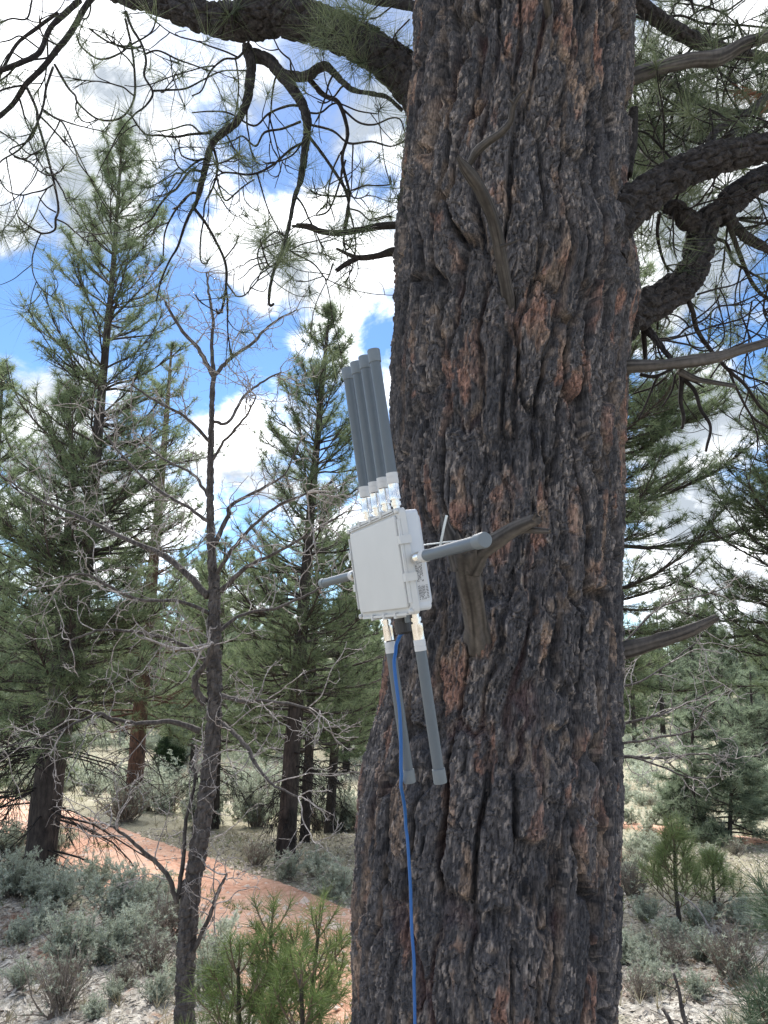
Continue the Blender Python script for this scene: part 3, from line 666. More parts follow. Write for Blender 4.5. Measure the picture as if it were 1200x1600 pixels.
def wood_tube(b, pts, radii, sides=30, ragged=True):
    """weathered wood: long ridges and knots, with a splintered end"""
    p = catmull(pts, 14); n = len(p); rs = interp_r(radii, n)
    ln = np.concatenate([[0], np.cumsum(np.linalg.norm(np.diff(p, axis=0), axis=1))])
    m_ = max(n, int(ln[-1]/.008)); s = np.linspace(0, ln[-1], m_)
    p = np.stack([np.interp(s, ln, p[:, i]) for i in range(3)], 1); rs = np.interp(s, ln, rs)
    tg = np.gradient(p, axis=0); tg /= np.linalg.norm(tg, axis=1)[:, None]
    a = np.cross(tg[0], [0.1, .2, 1.]); a /= np.linalg.norm(a); A = np.empty_like(p)
    for i in range(m_):
        a = a-tg[i]*a.dot(tg[i]); a /= np.linalg.norm(a); A[i] = a
    B = np.cross(tg, A); th = np.linspace(0, 2*math.pi, sides, endpoint=False)
    S, T = np.meshgrid(s, th, indexing='ij'); o = float(rng.random()*50)
    rr = rs[:, None]*(1+.16*fbm(np.cos(T)*2.4+o, np.sin(T)*2.4, S/.13, 3, 3)+.10*fbm(np.cos(T)*6, np.sin(T)*6+o, S/.3, 5, 2)+.10*fbm(S/.05+o, S*0, None, 6, 2))
    v = p[:, None]+rr[..., None]*(A[:, None]*np.cos(th)[None, :, None]+B[:, None]*np.sin(th)[None, :, None])
    tip = p[-1]
    if ragged:
        off = rng.random(sides); off = (off+np.roll(off, 1))*.5
        v[-1] += tg[-1]*(off[:, None]*rs[-1]*1.6); v[-2] += tg[-1]*(off[:, None]*rs[-1]*.5); tip = tip-tg[-1]*rs[-1]*.3
    i = np.arange(m_-1)[:, None]*sides; k_ = np.arange(sides)[None]; k2 = (k_+1) % sides
    q = np.stack([i+k_, i+k2, i+sides+k2, i+sides+k_], -1).reshape(-1, 4)
    gr = (.45+.9*np.clip(.5+.6*fbm(np.cos(T)*5+o, np.sin(T)*5, S/.09, 9, 3), 0, 1))*(1-.6*sstep(.25, .5, fbm(np.cos(T)*7, np.sin(T)*7+o, S/.2, 19, 2)))
    C = np.stack([gr*.112, gr*.103, gr*.096], -1).reshape(-1, 3); C = np.vstack([C, [[.1, .085, .07], [.2, .16, .12]]])
    vv = np.vstack([v.reshape(-1, 3), p[:1], [tip]]); c0 = m_*sides
    tr = [(c0, (j+1) % sides, j) for j in range(sides)]+[(c0+1, (m_-1)*sides+j, (m_-1)*sides+(j+1) % sides) for j in range(sides)]
    b.add(vv, q, tr, C)
def dead(main, D0, D1, w, subs=(), label=None, name='dead_branch', m=None, tone=.85):
    b = MB(); pts = px3(main, D0, D1)
    wood_tube(b, pts, [wpx(x, D0)/2*.86 for x in w])
    for q, da, db, ws in subs:
        wood_tube(b, px3(q, da, db), [wpx(x, da)/2 for x in ws], 20)
    b.C = [c*tone for c in b.C]
    o = b.build(name, m or DEADWOOD, pine, smooth=True)
    if label: o['label'] = label
    return o
SF = 1.63    # the trunk's near face
dead([(748, 1008), (744, 975), (738, 930), (731, 890), (728, 862)], 1.66, 1.42, (44, 38, 35, 36, 40),
     [([(722, 885), (712, 862), (703, 838), (697, 822), (694, 808)], 1.46, 1.42, (34, 24, 18, 13, 9)),
      ([(735, 888), (752, 862), (780, 842), (808, 824), (834, 812)], 1.46, 1.3, (36, 27, 25, 23, 17)), ([(800, 833), (820, 828), (842, 829), (858, 830)], 1.36, 1.30, (12, 11, 9, 6))], 'forked dead stub below the white antenna box arm', tone=.72)
dead([(798, 506), (797, 490), (793, 460), (786, 420), (778, 375), (768, 335), (752, 300), (738, 278), (726, 262), (717, 248)], 1.625, 1.37, (30, 27, 25, 24, 22, 21, 20, 22, 18, 8),
     [([(733, 258), (745, 238), (762, 222), (782, 208), (797, 190), (802, 165), (812, 148), (820, 142)], 1.40, 1.30, (10, 15, 15, 13, 10, 9, 7, 3)),
      ([(801, 160), (794, 154)], 1.31, 1.30, (6, 2)), ([(782, 385), (798, 380), (812, 374)], 1.49, 1.47, (6, 3))], 'crooked dead branch hanging on the upper trunk face', tone=.45)
dead([(858, 40), (857, 20), (853, -10), (850, -40)], 1.53, 1.40, (18, 17, 16, 15), label='short dead stub at the top of the trunk', tone=.7)
dead([(640, 352), (600, 353), (560, 360), (530, 364), (505, 362), (480, 355), (458, 353)], 1.86, 1.95, (13, 13, 12, 12, 10, 8, 5), [([(498, 360), (485, 352), (465, 350)], 1.92, 1.94, (7, 5, 3))], 'dead snapped branch sticking out over the cloud', m=TWIG)
dead([(640, 402), (615, 394), (590, 400), (562, 403), (545, 398), (527, 389)], 1.86, 1.9, (16, 17, 11, 11, 8, 4), [([(560, 403), (545, 410), (535, 416), (527, 422)], 1.88, 1.88, (9, 9, 8, 7)), ([(584, 400), (583, 406)], 1.88, 1.88, (4, 2))], 'short forked dead branch below a longer one', m=TWIG)
dead([(950, 578), (980, 574), (1020, 572), (1070, 566), (1120, 558), (1160, 546), (1205, 533), (1270, 515)], 1.8, 1.75, (26, 24, 20, 20, 18, 17, 16, 13), [([(1060, 580), (1085, 592), (1110, 597), (1147, 603)], 1.8, 1.85, (11, 10, 8, 6))], 'long grey dead branch', tone=.7)
dead([(960, 128), (990, 120), (1030, 106), (1080, 95), (1120, 92), (1160, 70), (1210, 52), (1270, 20)], 1.78, 1.8, (40, 34, 30, 28, 30, 26, 22, 18), label='pale smooth dead limb among the needles', tone=.75)
dead([(945, 1020), (965, 1018), (1000, 1010), (1040, 998), (1080, 984), (1117, 966)], 1.85, 1.7, (28, 27, 26, 23, 21, 13), [([(1065, 992), (1090, 978)], 1.75, 1.72, (12, 10))], 'broken grey branch end on the lower trunk', tone=.8)
dead([(985, 195), (990, 170), (984, 230), (980, 270)], 1.86, 1.86, (20, 16, 26, 18), label='dark bark ridge at the trunk edge', m=BOUGH, name='bark_ridge')
sp = MB()   # twig sprays on the small dead branch below the looped limb
tps = []
for q, da, db, ws in [([(1058, 560), (1065, 590), (1063, 625), (1068, 650), (1066, 670)], 1.85, 1.85, (9, 8, 6, 4)), ([(1065, 590), (1085, 610), (1095, 640), (1108, 660), (1110, 675), (1105, 695), (1103, 705)], 1.85, 1.8, (7, 6, 5, 4)),
                       ([(1030, 585), (1022, 600), (1010, 630), (998, 655)], 1.85, 1.85, (5, 4, 3)), ([(1055, 585), (1050, 610), (1035, 635)], 1.85, 1.85, (4, 3)), ([(1040, 590), (1020, 605), (990, 615)], 1.85, 1.9, (4, 3)), ([(1066, 590), (1085, 597), (1100, 605)], 1.85, 1.8, (4, 3)), ([(1000, 585), (1025, 588), (1060, 570)], 1.85, 1.85, (6, 5))]:
    pp = catmull(px3(q, da, db), 5); sp.tube(pp, interp_r([wpx(x, da)/2 for x in ws], len(pp)), 6)
sp.build('dead_branch', TWIG, pine, smooth=True)['label'] = 'thin dark dead branch drooping in a spray'
at_base(pine, (float(tx[0]), float(ty[0]), zbot+.12))

# ------------------------------------------------------------------ antenna box
PLASTIC = m_plain('grey_white_plastic', (.46, .475, .48), .45, .07, 16)
PLASTIC2 = m_plain('skylit_white_plastic', (.46, .495, .54), .4, .03, 12)  # bluish sky light on the box's side is put into this colour
RADOME = m_plain('grey_fibreglass', (.076, .096, .115), .42, .06, 40)
CAPM = m_plain('grey_plastic_cap', (.12, .145, .165), .5, .05, 40)
METAL = m_plain('nickel_plating', (.72, .70, .66), .22, .05, 40, 1.0)
LABELM = m_plain('white_label', (.47, .485, .50), .5, .03, 40)
INK = m_plain('black_ink', (.05, .05, .055), .6, .1, 60)
BLACKP = m_plain('black_plastic', (.012, .013, .016), .5, .1, 60)
BLUE = m_plain('blue_cable_jacket', (.008, .088, .29), .5, .06, 40)
TIE = m_plain('clear_tie', (.62, .66, .66), .4, .05, 40)
gw = thing('antenna_box', 'white plastic gateway box bristling with grey antennas, tied to the dead stub', 'antenna box')
BW, BH, BD = .2609, .18, .047
a_, b_, c_ = -1.2115, .1854, .0245
ca, sa, cb, sb, cc_, sc_ = math.cos(a_), math.sin(a_), math.cos(b_), math.sin(b_), math.cos(c_), math.sin(c_)
MZ = Matrix(((ca, -sa, 0), (sa, ca, 0), (0, 0, 1))); MX = Matrix(((1, 0, 0), (0, cb, -sb), (0, sb, cb))); MY = Matrix(((cc_, 0, sc_), (0, 1, 0), (-sc_, 0, cc_)))
gw.matrix_world = Matrix.Translation((-.043, 1.4776, 1.6968)) @ (MZ @ MX @ MY).to_4x4()
def rbox(b, x0, x1, y0, y1, z0, z1, r=.006, seg=3, ch=.0015):
    """a box whose corners in the x-z plane are rounded and whose front and back edges are chamfered"""
    def ring(ins, y):
        out = []
        for cx, cz, t0 in ((x1-r, z1-r, 0), (x0+r, z1-r, 90), (x0+r, z0+r, 180), (x1-r, z0+r, 270)):
            for i in range(seg+1):
                t = math.radians(t0+90*i/seg); out.append((cx+(r-ins)*math.cos(t), y, cz+(r-ins)*math.sin(t)))
        return out
    rings = [ring(ch, y0), ring(0, y0+ch), ring(0, y1-ch), ring(ch, y1)]; n = len(rings[0])
    v = [p for q in rings for p in q]+[((x0+x1)/2, y0, (z0+z1)/2), ((x0+x1)/2, y1, (z0+z1)/2)]
    q = [(k*n+i, k*n+(i+1) % n, (k+1)*n+(i+1) % n, (k+1)*n+i) for k in range(3) for i in range(n)]
    t = [(4*n, (i+1) % n, i) for i in range(n)]+[(4*n+1, 3*n+i, 3*n+(i+1) % n) for i in range(n)]
    b.add(v, [x[::-1] for x in q], [x[::-1] for x in t])
b = MB(); rbox(b, .006, BW-.006, .0165, BD-.006, .004, BH-.004, .008); rbox(b, .014, BW-.014, BD-.0062, BD, .012, BH-.012, .008)
hsg = b.build('housing', PLASTIC2, gw)
b = MB()
rbox(b, .012, BW-.012, -.0015, .004, .012, BH-.012, .006)           # raised front panel
rbox(b, 0, BW, .0035, .0165, 0, BH, .009)                           # lid tray
b.box(.016, BW-.016, -.0005, .004, BH-.0075, BH-.0055)               # edge ridges
cov = b.build('lid', PLASTIC, gw)
b = MB()
for x in (.0, BW-.004):
    b.box(x, x+.004, -.001, .0036, .02, BH-.02)
for z in (.0, BH-.004):
    b.box(.02, BW-.02, -.001, .0036, z, z+.004)
b.build('lid_rim', PLASTIC, cov)
for x in (.0055, BW-.0055):
    for z in (.0055, BH-.0055):
        b = MB(); th = np.linspace(0, 2*math.pi, 14); b.tube([(x, y, z) for y in (-.0022, -.0018, .0, .004)], [.0038, .0046, .0048, .0048], 14); b.build('corner_boss', PLASTIC, cov, True)
for z in (.062, .125):
    for x0, x1 in ((-.0045, .007), (BW-.007, BW+.0045)):
        b = MB(); b.box(x0, x1, -.0035, .0175, z-.007, z+.007); b.build('latch', PLASTIC, cov)
for x in (.075, .135, .19):
    for z0, z1 in ((-.004, .006), (BH-.006, BH+.004)):
        b = MB(); b.box(x-.0045, x+.0045, -.0028, .0172, z0, z1); b.build('latch', PLASTIC, cov)
# paper label with its printed lines on the housing's side (x = BW)
b = MB(); lx = BW-.0058
b.add([(lx, .0195, .018), (lx, .0395, .018), (lx, .0395, .085), (lx, .0195, .085)], [(0, 1, 2, 3)])
lab = b.build('paper_label', LABELM, gw)
b = MB(); rr_ = random.Random(4); x = lx+.0003
for i in range(6):
    y = .0210+i*.0021
    for z0, z1 in ((.022, .046), (.052, .081)):
        z = z0
        while z < z1:
            l = rr_.uniform(.0012, .0042); zz_ = min(z+l, z1)
            if rr_.random() < .85: b.add([(x, y, z), (x, y+.0011, z), (x, y+.0011, zz_), (x, y, zz_)], [(0, 1, 2, 3)])
            z += l+.0009
for i in range(9):
    z = .024+i*.0026; b.add([(x, .0345, z), (x, .0385, z), (x, .0385, z+rr_.uniform(.0007, .0017)), (x, .0345, z+.001)], [(0, 1, 2, 3)])
b.build('printed_lettering', INK, lab)
LA, RA = .279, .0094
def antenna(p, d, La=LA):
    """connector nut, label band, fibreglass tube and end cap along d"""
    p = np.array(p, float); d = nrm(d)
    def seg(b, prof, sides=24):
        b.tube([p+d*t for t, _ in prof], [r for _, r in prof], sides)
    k = La/.279
    b = MB(); seg(b, [(.060*k, RA), (.0605*k, RA), (La-.022, RA), (La-.021, RA)]); o = b.build('antenna', RADOME, gw, True)
    b = MB(); seg(b, [(-.004, .0062), (.006, .0062), (.0061, .0088), (.0125, .0088), (.0126, .0070), (.0165, .0070), (.0166, .0100), (.026, .0100), (.0265, .0098), (.0415, .0098), (.042, .0098), (.044, .0098)])
    b.build('metal_connector', METAL, o)
    b = MB(); seg(b, [(.0435*k, .0100), (.0440*k, .0102), (.0535*k, .0102), (.0537*k, .0096), (.0545*k, .0096), (.0547*k, .0102), (.062*k, .0102), (.0622*k, .0099)]); b.build('label_band', LABELM, o)
    b = MB(); seg(b, [(La-.0235, .0099), (La-.0230, .0110), (La-.002, .0114), (La, .0106), (La+.0005, .0068)]); b.build('end_cap', CAPM, o)
    for x in [c for c in o.children]+[o]:
        for pl in x.data.polygons: pl.use_smooth = True
        x.data.set_sharp_from_angle(angle=math.radians(35))
    return o
for x, dz in ((.095, .022), (.146, .016), (.190, .011), (.236, .006)): antenna((x, .0115, BH), (0.0, 0, 1), LA+dz)
for x, dz in ((.095, .022), (.232, .0)): antenna((x, .0185, 0), (.0, -.0, -1), LA+dz)
antenna((BW-.004, .0185, .091), (1, 0, 0), LA-.03); antenna((.004, .016, .090), (-1, 0, 0), LA-.004)
b = MB(); b.tube([(.158, .024, .002), (.158, .024, -.012), (.158, .024, -.0121), (.158, .024, -.030), (.158, .024, -.034)], [.013, .013, .0155, .0155, .010], 16); b.build('cable_gland', BLACKP, gw)
b = MB(); b.box(.178, .183, .020, .028, -.014, .004); b.build('vent_plug', CAPM, gw)

# blue network cable, from the gland down past the bottom edge
Mw = np.array(gw.matrix_world)
CD = float((Mw @ np.array([.095, .0185, -.2, 1]))[1])
g0 = (Mw @ np.array([.158, .024, -.030, 1]))[:3]
cpts = [g0]+[P(x, y, d) for x, y, d in ((622, 1000, CD-.03), (617, 1040, CD-.055), (624, 1110, CD-.055), (626, 1180, CD-.03), (628, 1225, CD), (633, 1275, 1.54), (638, 1330, 1.58), (643, 1420, 1.61), (647, 1510, 1.615), (648, 1600, 1.63))]
zl = cpts[-1]; cpts += [np.array([zl[0]+.01, zl[1]-.02, .4]), np.array([zl[0]-.02, zl[1]-.06, .0]), np.array([zl[0]-.15, zl[1]-.2, H1(zl[0]-.15, zl[1]-.2)+.01])]
b = MB(); cp = catmull(cpts, 14); cp[4:-4] += np.stack([.0016*fbm(np.arange(len(cp))/9., np.zeros(len(cp)), None, 3+k_, 2) for k_ in range(3)], 1)[4:-4]; b.tube(cp, .0033, 10)
tag(b.build('network_cable', BLUE, None, True), 'bright blue cable hanging from the antenna box down the trunk', 'cable')
b = MB()
side_p = (Mw @ np.array([BW-.01, BD, .125, 1]))[:3]
b.tube(catmull([P(658, 852, 1.49), P(674, 850, 1.46), P(690, 848, 1.42), P(705, 846, 1.40), P(716, 845, 1.385)], 4), [.0016, .0016, .0016, .0012], 6)
b.tube(catmull([P(686, 860, 1.42), P(690, 842, 1.405), P(694, 822, 1.395), P(698, 805, 1.39)], 4), .0026, 6, flat=.35)
b.tube(catmull([P(686, 858, 1.42), P(697, 853, 1.40), P(712, 850, 1.395), P(722, 856, 1.42), P(712, 862, 1.47), P(695, 862, 1.47), P(686, 858, 1.42)], 5), .0014, 6)
tag(b.build('cable_tie', TIE, None, True), 'thin pale cable tie joining the box to the forked stub', 'cable tie')

# ------------------------------------------------------------------ leafless oak
def oak(label, trunk, tw, D0, branches, D_of, nt_, seed, twl=(.18, .5), bare_tip=None):
    R.seed(seed)
    root = thing('leafless_oak', label, 'bare tree')
    b = MB(); pts = px3(trunk, *D0) if not callable(D0) else D0(trunk)
    p, rs = bough_tube(b, pts, [wpx(x, D0[0])/2 for x in tw], 20, .45, 6, seed)
    b.build('trunk', OBARK, root)
    for q, dd, ws in branches:
        b = MB(); pp = catmull(px3(q, D0[1] if False else np.interp(q[0][1], D_of[0], D_of[1]), np.interp(q[0][1], D_of[0], D_of[1])+dd), 6)
        pp[1:] += rng.normal(0, .0022, (len(pp)-1, 3))
        rr = interp_r([wpx(x, D0[0])/2*.8 for x in ws], len(pp)); b.tube(pp, rr, 8, wob=.06)
        o = b.build('branch', OBARK, root, True)
        t = MB(); tg = np.gradient(pp, axis=0)
        L_ = np.linalg.norm(np.diff(pp, axis=0), axis=1).sum()
        for _ in range(int(nt_*L_)):
            i = R.randrange(max(1, len(pp)//5), len(pp)); dr = nrm(np.cross(nrm(tg[i]), rng.standard_normal(3))+nrm(tg[i])*.7+np.array([0, 0, .25]))
            curl_twig(t, pp[i], dr, R.uniform(*twl), min(.0036, max(.0024, rr[i]*.7)), R.uniform(-1, 1), R.uniform(-.15, .3), .6, 2, None, 4)
        for _ in range(2):
            curl_twig(t, pp[-1], nrm(tg[-1]+rng.normal(0, .4, 3)), R.uniform(*twl), max(.0026, rr[-1]*.8), R.uniform(-1, 1), .3, .55, 2, None, 4)
        if t.n: tag(t.build('twig_spray', OTWIG, o, True), kind='stuff')
    return root
OAKB = [([(325, 932), (290, 895), (250, 865), (190, 840), (130, 810), (60, 780), (0, 742)], .3, (15, 13, 11, 9, 7, 5, 3)),
        ([(330, 692), (290, 652), (240, 625), (205, 600)], -.2, (8, 6, 5, 3)), ([(336, 850), (355, 808), (362, 789), (406, 765), (444, 741), (469, 688)], .3, (11, 9, 8, 6, 4, 3)),
        ([(345, 924), (386, 886), (435, 862), (502, 823), (540, 800)], -.3, (11, 8, 6, 4, 3)), ([(333, 659), (357, 659), (381, 620), (411, 596), (440, 581)], .2, (7, 6, 5, 3)),
        ([(312, 1142), (270, 1128), (220, 1130), (175, 1123), (150, 1115), (75, 1150), (0, 1168)], -.6, (12, 9, 7, 6, 5, 3, 2)),
        ([(320, 1098), (305, 1075), (308, 1055), (322, 1035), (333, 1005)], -.15, (16, 13, 10, 8)), ([(340, 1085), (380, 1095), (415, 1095), (460, 1102), (500, 1110)], -.4, (10, 7, 5, 3)),
        ([(340, 1130), (352, 1134), (385, 1165), (400, 1195), (425, 1225), (465, 1245)], -.5, (9, 8, 8, 6, 4, 3)), ([(330, 1040), (290, 1010), (230, 990), (160, 985), (110, 1000)], -.3, (9, 7, 5, 3)),
        ([(336, 990), (380, 960), (430, 950), (490, 925), (530, 900)], .4, (8, 6, 5, 3)), ([(330, 960), (280, 940), (210, 935), (140, 900), (100, 900)], -.5, (8, 6, 5, 3)),
        ([(334, 590), (310, 545), (285, 518), (262, 480), (258, 470)], -.1, (10, 8, 6, 3)), ([(335, 590), (331, 540), (333, 500), (326, 455), (322, 425)], .1, (9, 7, 6, 3)), ([(336, 585), (360, 560), (395, 535), (420, 510), (462, 484)], .2, (9, 7, 6, 3)),
        ([(276, 1412), (265, 1375), (245, 1348), (220, 1327), (195, 1305), (172, 1290)], -.1, (9, 8, 7, 6, 4)), ([(300, 1490), (325, 1440), (335, 1410), (345, 1385), (355, 1365)], -.1, (8, 7, 6, 4)),
        ([(278, 1405), (287, 1340), (291, 1280), (305, 1220), (300, 1190)], .1, (9, 7, 6, 5)), ([(330, 780), (300, 740), (260, 720), (220, 690)], .3, (7, 5, 3)), ([(331, 720), (350, 690), (385, 650), (400, 620)], -.2, (6, 5, 3)),
        ([(333, 820), (290, 790), (240, 760), (180, 700), (150, 650)], .4, (8, 6, 5, 3)), ([(336, 900), (370, 850), (420, 800), (480, 770)], -.5, (8, 6, 4))]
oak('leafless grey oak with a crooked trunk and tangled pale twigs beside the dirt road', [(286, 1700), (288, 1610), (290, 1500), (298, 1400), (317, 1280), (329, 1180), (335, 1100), (334, 1000), (335, 930), (330, 850), (328, 760), (330, 680), (332, 610), (335, 582)],
    (32, 30, 27, 27, 26, 24, 23, 22, 19, 14, 12, 10, 9, 8), (4.35, 4.5), OAKB, ([580, 1600], [4.5, 4.35]), 15, 77, twl=(.12, .42))
OAK2 = [([(930, 1185), (985, 1182), (1030, 1185), (1090, 1178), (1150, 1185)], .2, (12, 10, 8, 5, 3)), ([(930, 1140), (975, 1130), (1020, 1120), (1070, 1100), (1130, 1070)], -.2, (9, 8, 6, 4)), ([(930, 1160), (985, 1160), (1040, 1150), (1085, 1140), (1100, 1110), (1120, 1095)], -.4, (9, 7, 6, 5, 3)),
        ([(930, 1100), (970, 1075), (1010, 1060), (1080, 1010), (1100, 985)], .2, (8, 6, 5, 3)), ([(985, 1182), (1040, 1200), (1080, 1215), (1130, 1213)], 0, (6, 5, 3)), ([(935, 1050), (980, 1000), (1030, 950), (1100, 930), (1130, 920)], .3, (8, 6, 4))]
oak('second bare oak whose pale dead twigs reach out from behind the huge trunk', [(905, 1560), (912, 1450), (918, 1300), (925, 1180), (928, 1080), (925, 960), (920, 860)], (34, 32, 28, 25, 20, 14, 8), (4.6, 4.7), [(q, d, tuple(x*.62 for x in w)) for q, d, w in OAK2], ([900, 1600], [4.7, 4.6]), 8.0, 78, twl=(.12, .36))

# ------------------------------------------------------------------ pines
def pine_arrays(stems, prof, nb, nper, seed, tuft_n=14, nl=.16, nw=.006, dead_to=.15, asc=(0.1, .9), trunk_c=6, dens=1.0, gap=.1, sub=True):
    """stems: list of (points, radii). prof: (height fraction, branch length). Returns trunk, dead limb, branch and needle builders"""
    R.seed(seed)
    tb, bb, db, nd = MB(), MB(), MB(), MB(); cen, axs, ton = [], [], []
    for pts, radii, share in stems:
        p = catmull(pts, 6); tb.tube(p, interp_r(radii, len(p)), 12, wob=.05)
        z0, z1 = p[0][2], p[-1][2]
        for w in range(int(nb*share)):
            f = (w+R.random())/(nb*share)
            if R.random() < gap*.5: continue
            z = z0+(z1-z0)*f; c = np.array([np.interp(z, p[:, 2], p[:, i]) for i in range(3)])
            ln0 = np.interp(f, [q[0] for q in prof], [q[1] for q in prof])
            if ln0 <= 0.01: continue
            for j in range(nper):
                if R.random() < gap: continue
                az = R.uniform(0, 2*math.pi); ln = ln0*R.uniform(.55, 1.15); el = asc[0]+(asc[1]-asc[0])*f+R.uniform(-.2, .2)
                d = np.array([math.cos(az)*math.cos(el), math.sin(az)*math.cos(el), math.sin(el)])
                isdead = f < dead_to
                n = 6; q = [c.copy()]; dd = d.copy(); pos = c.copy()
                for i in range(n):
                    dd = nrm(dd+np.array([0, 0, (-.16 if isdead else (-.10 if i < 2 else .16))])+rng.normal(0, .10, 3)); pos = pos+dd*ln/n; q.append(pos.copy())
                q = np.array(q); r0 = max(.005, .012*ln+.004)
                (db if isdead else bb).tube(q, np.linspace(r0, r0*.25, len(q))*(.6 if isdead else 1), 4, cap=False)
                if isdead:
                    for i in range(2, 6):
                        for _ in range(3):
                            e = nrm(dd+rng.normal(0, .7, 3)+np.array([0, 0, -.15])); db.tube([q[i], q[i]+e*ln*.16, q[i]+e*ln*.3+np.array([0, 0, -.03])], [.004, .003, .002], 3, cap=False)
                    continue
                for i in range(2, 7):
                    k = max(1, int(dens*(.35+ln*1.9)+R.random()*.7))
                    for _ in range(k):
                        e = nrm((q[i]-q[i-1])+0); e = nrm(e+np.cross(e, [0, 0, 1.])*R.uniform(-1.2, 1.2)+np.array([0, 0, R.uniform(-.1, .45)]))
                        bl = ln*R.uniform(.10, .36)*(1.25-i*.1); t = q[i-1]+(q[i]-q[i-1])*R.random(); tip = t+e*bl
                        if sub and bl > .06: bb.tube([t, t+e*bl*.5+np.array([0, 0, -.01]), tip], [.006, .005, .003], 3, cap=False)
                        cen.append(tip); axs.append(nrm(e+np.array([0, 0, .3]))); ton.append(np.clip(R.gauss(.45, .22), 0, 1))
                cen.append(q[-1]); axs.append(nrm(dd+np.array([0, 0, .3]))); ton.append(np.clip(R.gauss(.55, .2), 0, 1))
        for _ in range(5):
            cen.append(p[-1]); axs.append(nrm(np.array([R.gauss(0, .4), R.gauss(0, .4), 1]))); ton.append(.6)
    nd.needles(cen, axs, tuft_n, nl*.9, nw, .70, ton, cluster=.12)
    return tb, bb, db, nd
def pine_tree(name, label, stems, prof, nb, nper, seed, bark=None, needle=None, group=None, cat='pine tree', **kw):
    root = thing(name, label, cat, group); tb, bb, db, nd = pine_arrays(stems, prof, nb, nper, seed, **kw)
    tb.build('trunk', bark or PBARK, root, True)
    if bb.n: tag(bb.build('branchwork', bark or PBARK, root, True), kind='stuff')
    if db.n: tag(db.build('dead_branchwork', TWIG if bark is None else PBARK, root, True), kind='stuff')
    nd.build('crown', needle or NEEDLE, root)
    at_base(root, stems[0][0][0]); return root
def stem_px(pts, D0, D1=None, sink=.15):
    q = px3(pts, D0, D1); q = np.vstack([q[0]-np.array([0, 0, sink]), q]); return q
g = G(60, 1372); D = g[1]
st1 = stem_px([(60, 1372), (76, 1220), (105, 1060), (125, 950), (142, 800), (160, 600), (178, 400), (192, 200)], D)
st2 = stem_px([(78, 1180), (92, 1050), (100, 930), (108, 820), (112, 720), (104, 600)], D+.12, D+.3, .05)
pine_tree('pine_tree', 'tall dark pine with a forked trunk standing nearest the dirt road', [(st1, [wpx(x, D)/2 for x in (48, 43, 41, 35, 27, 19, 13, 8, 3)], 1.0), (st2, [wpx(x, D)/2 for x in (28, 28, 22, 18, 14, 9, 3)], .45)],
          [(0, 1.5), (.15, 1.5), (.2, 1.5), (.3, 1.5), (.5, 1.3), (.7, 1.0), (.85, .68), (.96, .32), (1, .12)], 46, 6, 101, tuft_n=21, nw=.006, dead_to=.18, asc=(-.05, .95), dens=1.6, gap=.07)
g = G(210, 1265); D = g[1]
pine_tree('pine_tree', 'pine with reddish bark behind the forked pine', [(stem_px([(207, 1265), (222, 1080), (240, 880), (256, 700), (268, 545)], D), [wpx(x, D)/2 for x in (26, 25, 21, 16, 10, 3)], 1.0)],
          [(0, 0), (.1, 1.2), (.22, 1.9), (.5, 1.7), (.8, .95), (1, .2)], 34, 6, 102, bark=RBARK, tuft_n=16, nl=.17, nw=.010, dead_to=.16, asc=(-.1, .8), dens=1.1)
g = G(445, 1352); D = g[1]
pine_tree('pine_tree', 'slender pine with a pointed crown rising behind the antennas', [(stem_px([(445, 1352), (456, 1180), (470, 1000), (484, 820), (500, 640), (515, 482)], D), [wpx(x, D)/2 for x in (30, 29, 24, 19, 14, 9, 3)], 1.0)],
          [(0, 0), (.18, .9), (.25, 1.4), (.4, 1.4), (.6, 1.05), (.8, .75), (.95, .32), (1, .12)], 48, 6, 103, tuft_n=21, nw=.006, dead_to=.22, asc=(-.1, .9), dens=1.5, gap=.05)
g = G(476, 1312); D = g[1]
pine_tree('pine_tree', 'thin-trunked pine close behind the pointed pine', [(stem_px([(476, 1312), (484, 1150), (492, 950), (505, 760)], D), [wpx(x, D)/2 for x in (16, 15, 13, 9, 3)], 1.0)],
          [(0, 0), (.2, .9), (.35, 1.5), (.7, 1.2), (1, .2)], 28, 5, 104, tuft_n=16, nw=.010, dens=1.3, dead_to=.25, asc=(-.1, .7))
g = G(517, 1302); D = g[1]
pine_tree('pine_tree', 'pine with a slightly leaning bare trunk between the pointed pine and the huge trunk', [(stem_px([(514, 1302), (524, 1150), (534, 1000), (552, 850)], D), [wpx(x, D)/2 for x in (18, 15, 12, 8, 3)], 1.0)],
          [(0, 0), (.22, .9), (.4, 1.6), (.7, 1.2), (1, .2)], 28, 5, 105, tuft_n=16, nw=.010, dens=1.3, dead_to=.3, asc=(-.1, .7))
g = G(334, 1295); D = g[1]
pine_tree('pine_tree', 'pine whose dark trunk stands behind the leafless oak', [(stem_px([(334, 1295), (338, 1180), (345, 1000), (352, 850)], D), [wpx(x, D)/2 for x in (17, 16, 12, 8, 3)], 1.0)],
          [(0, 0), (.2, .9), (.4, 1.5), (.7, 1.1), (1, .2)], 26, 5, 106, tuft_n=16, nw=.010, dens=1.3, dead_to=.25, asc=(-.1, .7))
g = G(-30, 1330); D = g[1]
pine_tree('pine_tree', 'pine at the picture edge beyond the forked pine', [(stem_px([(-40, 1330), (-25, 1100), (-10, 850), (5, 568)], D), [wpx(x, D)/2 for x in (30, 26, 18, 10, 3)], 1.0)],
          [(0, 0), (.1, 1.0), (.25, 1.8), (.5, 1.3), (.8, .6), (1, .12)], 36, 6, 107, tuft_n=16, nw=.009, dens=1.3, dead_to=.12, asc=(-.1, .8))
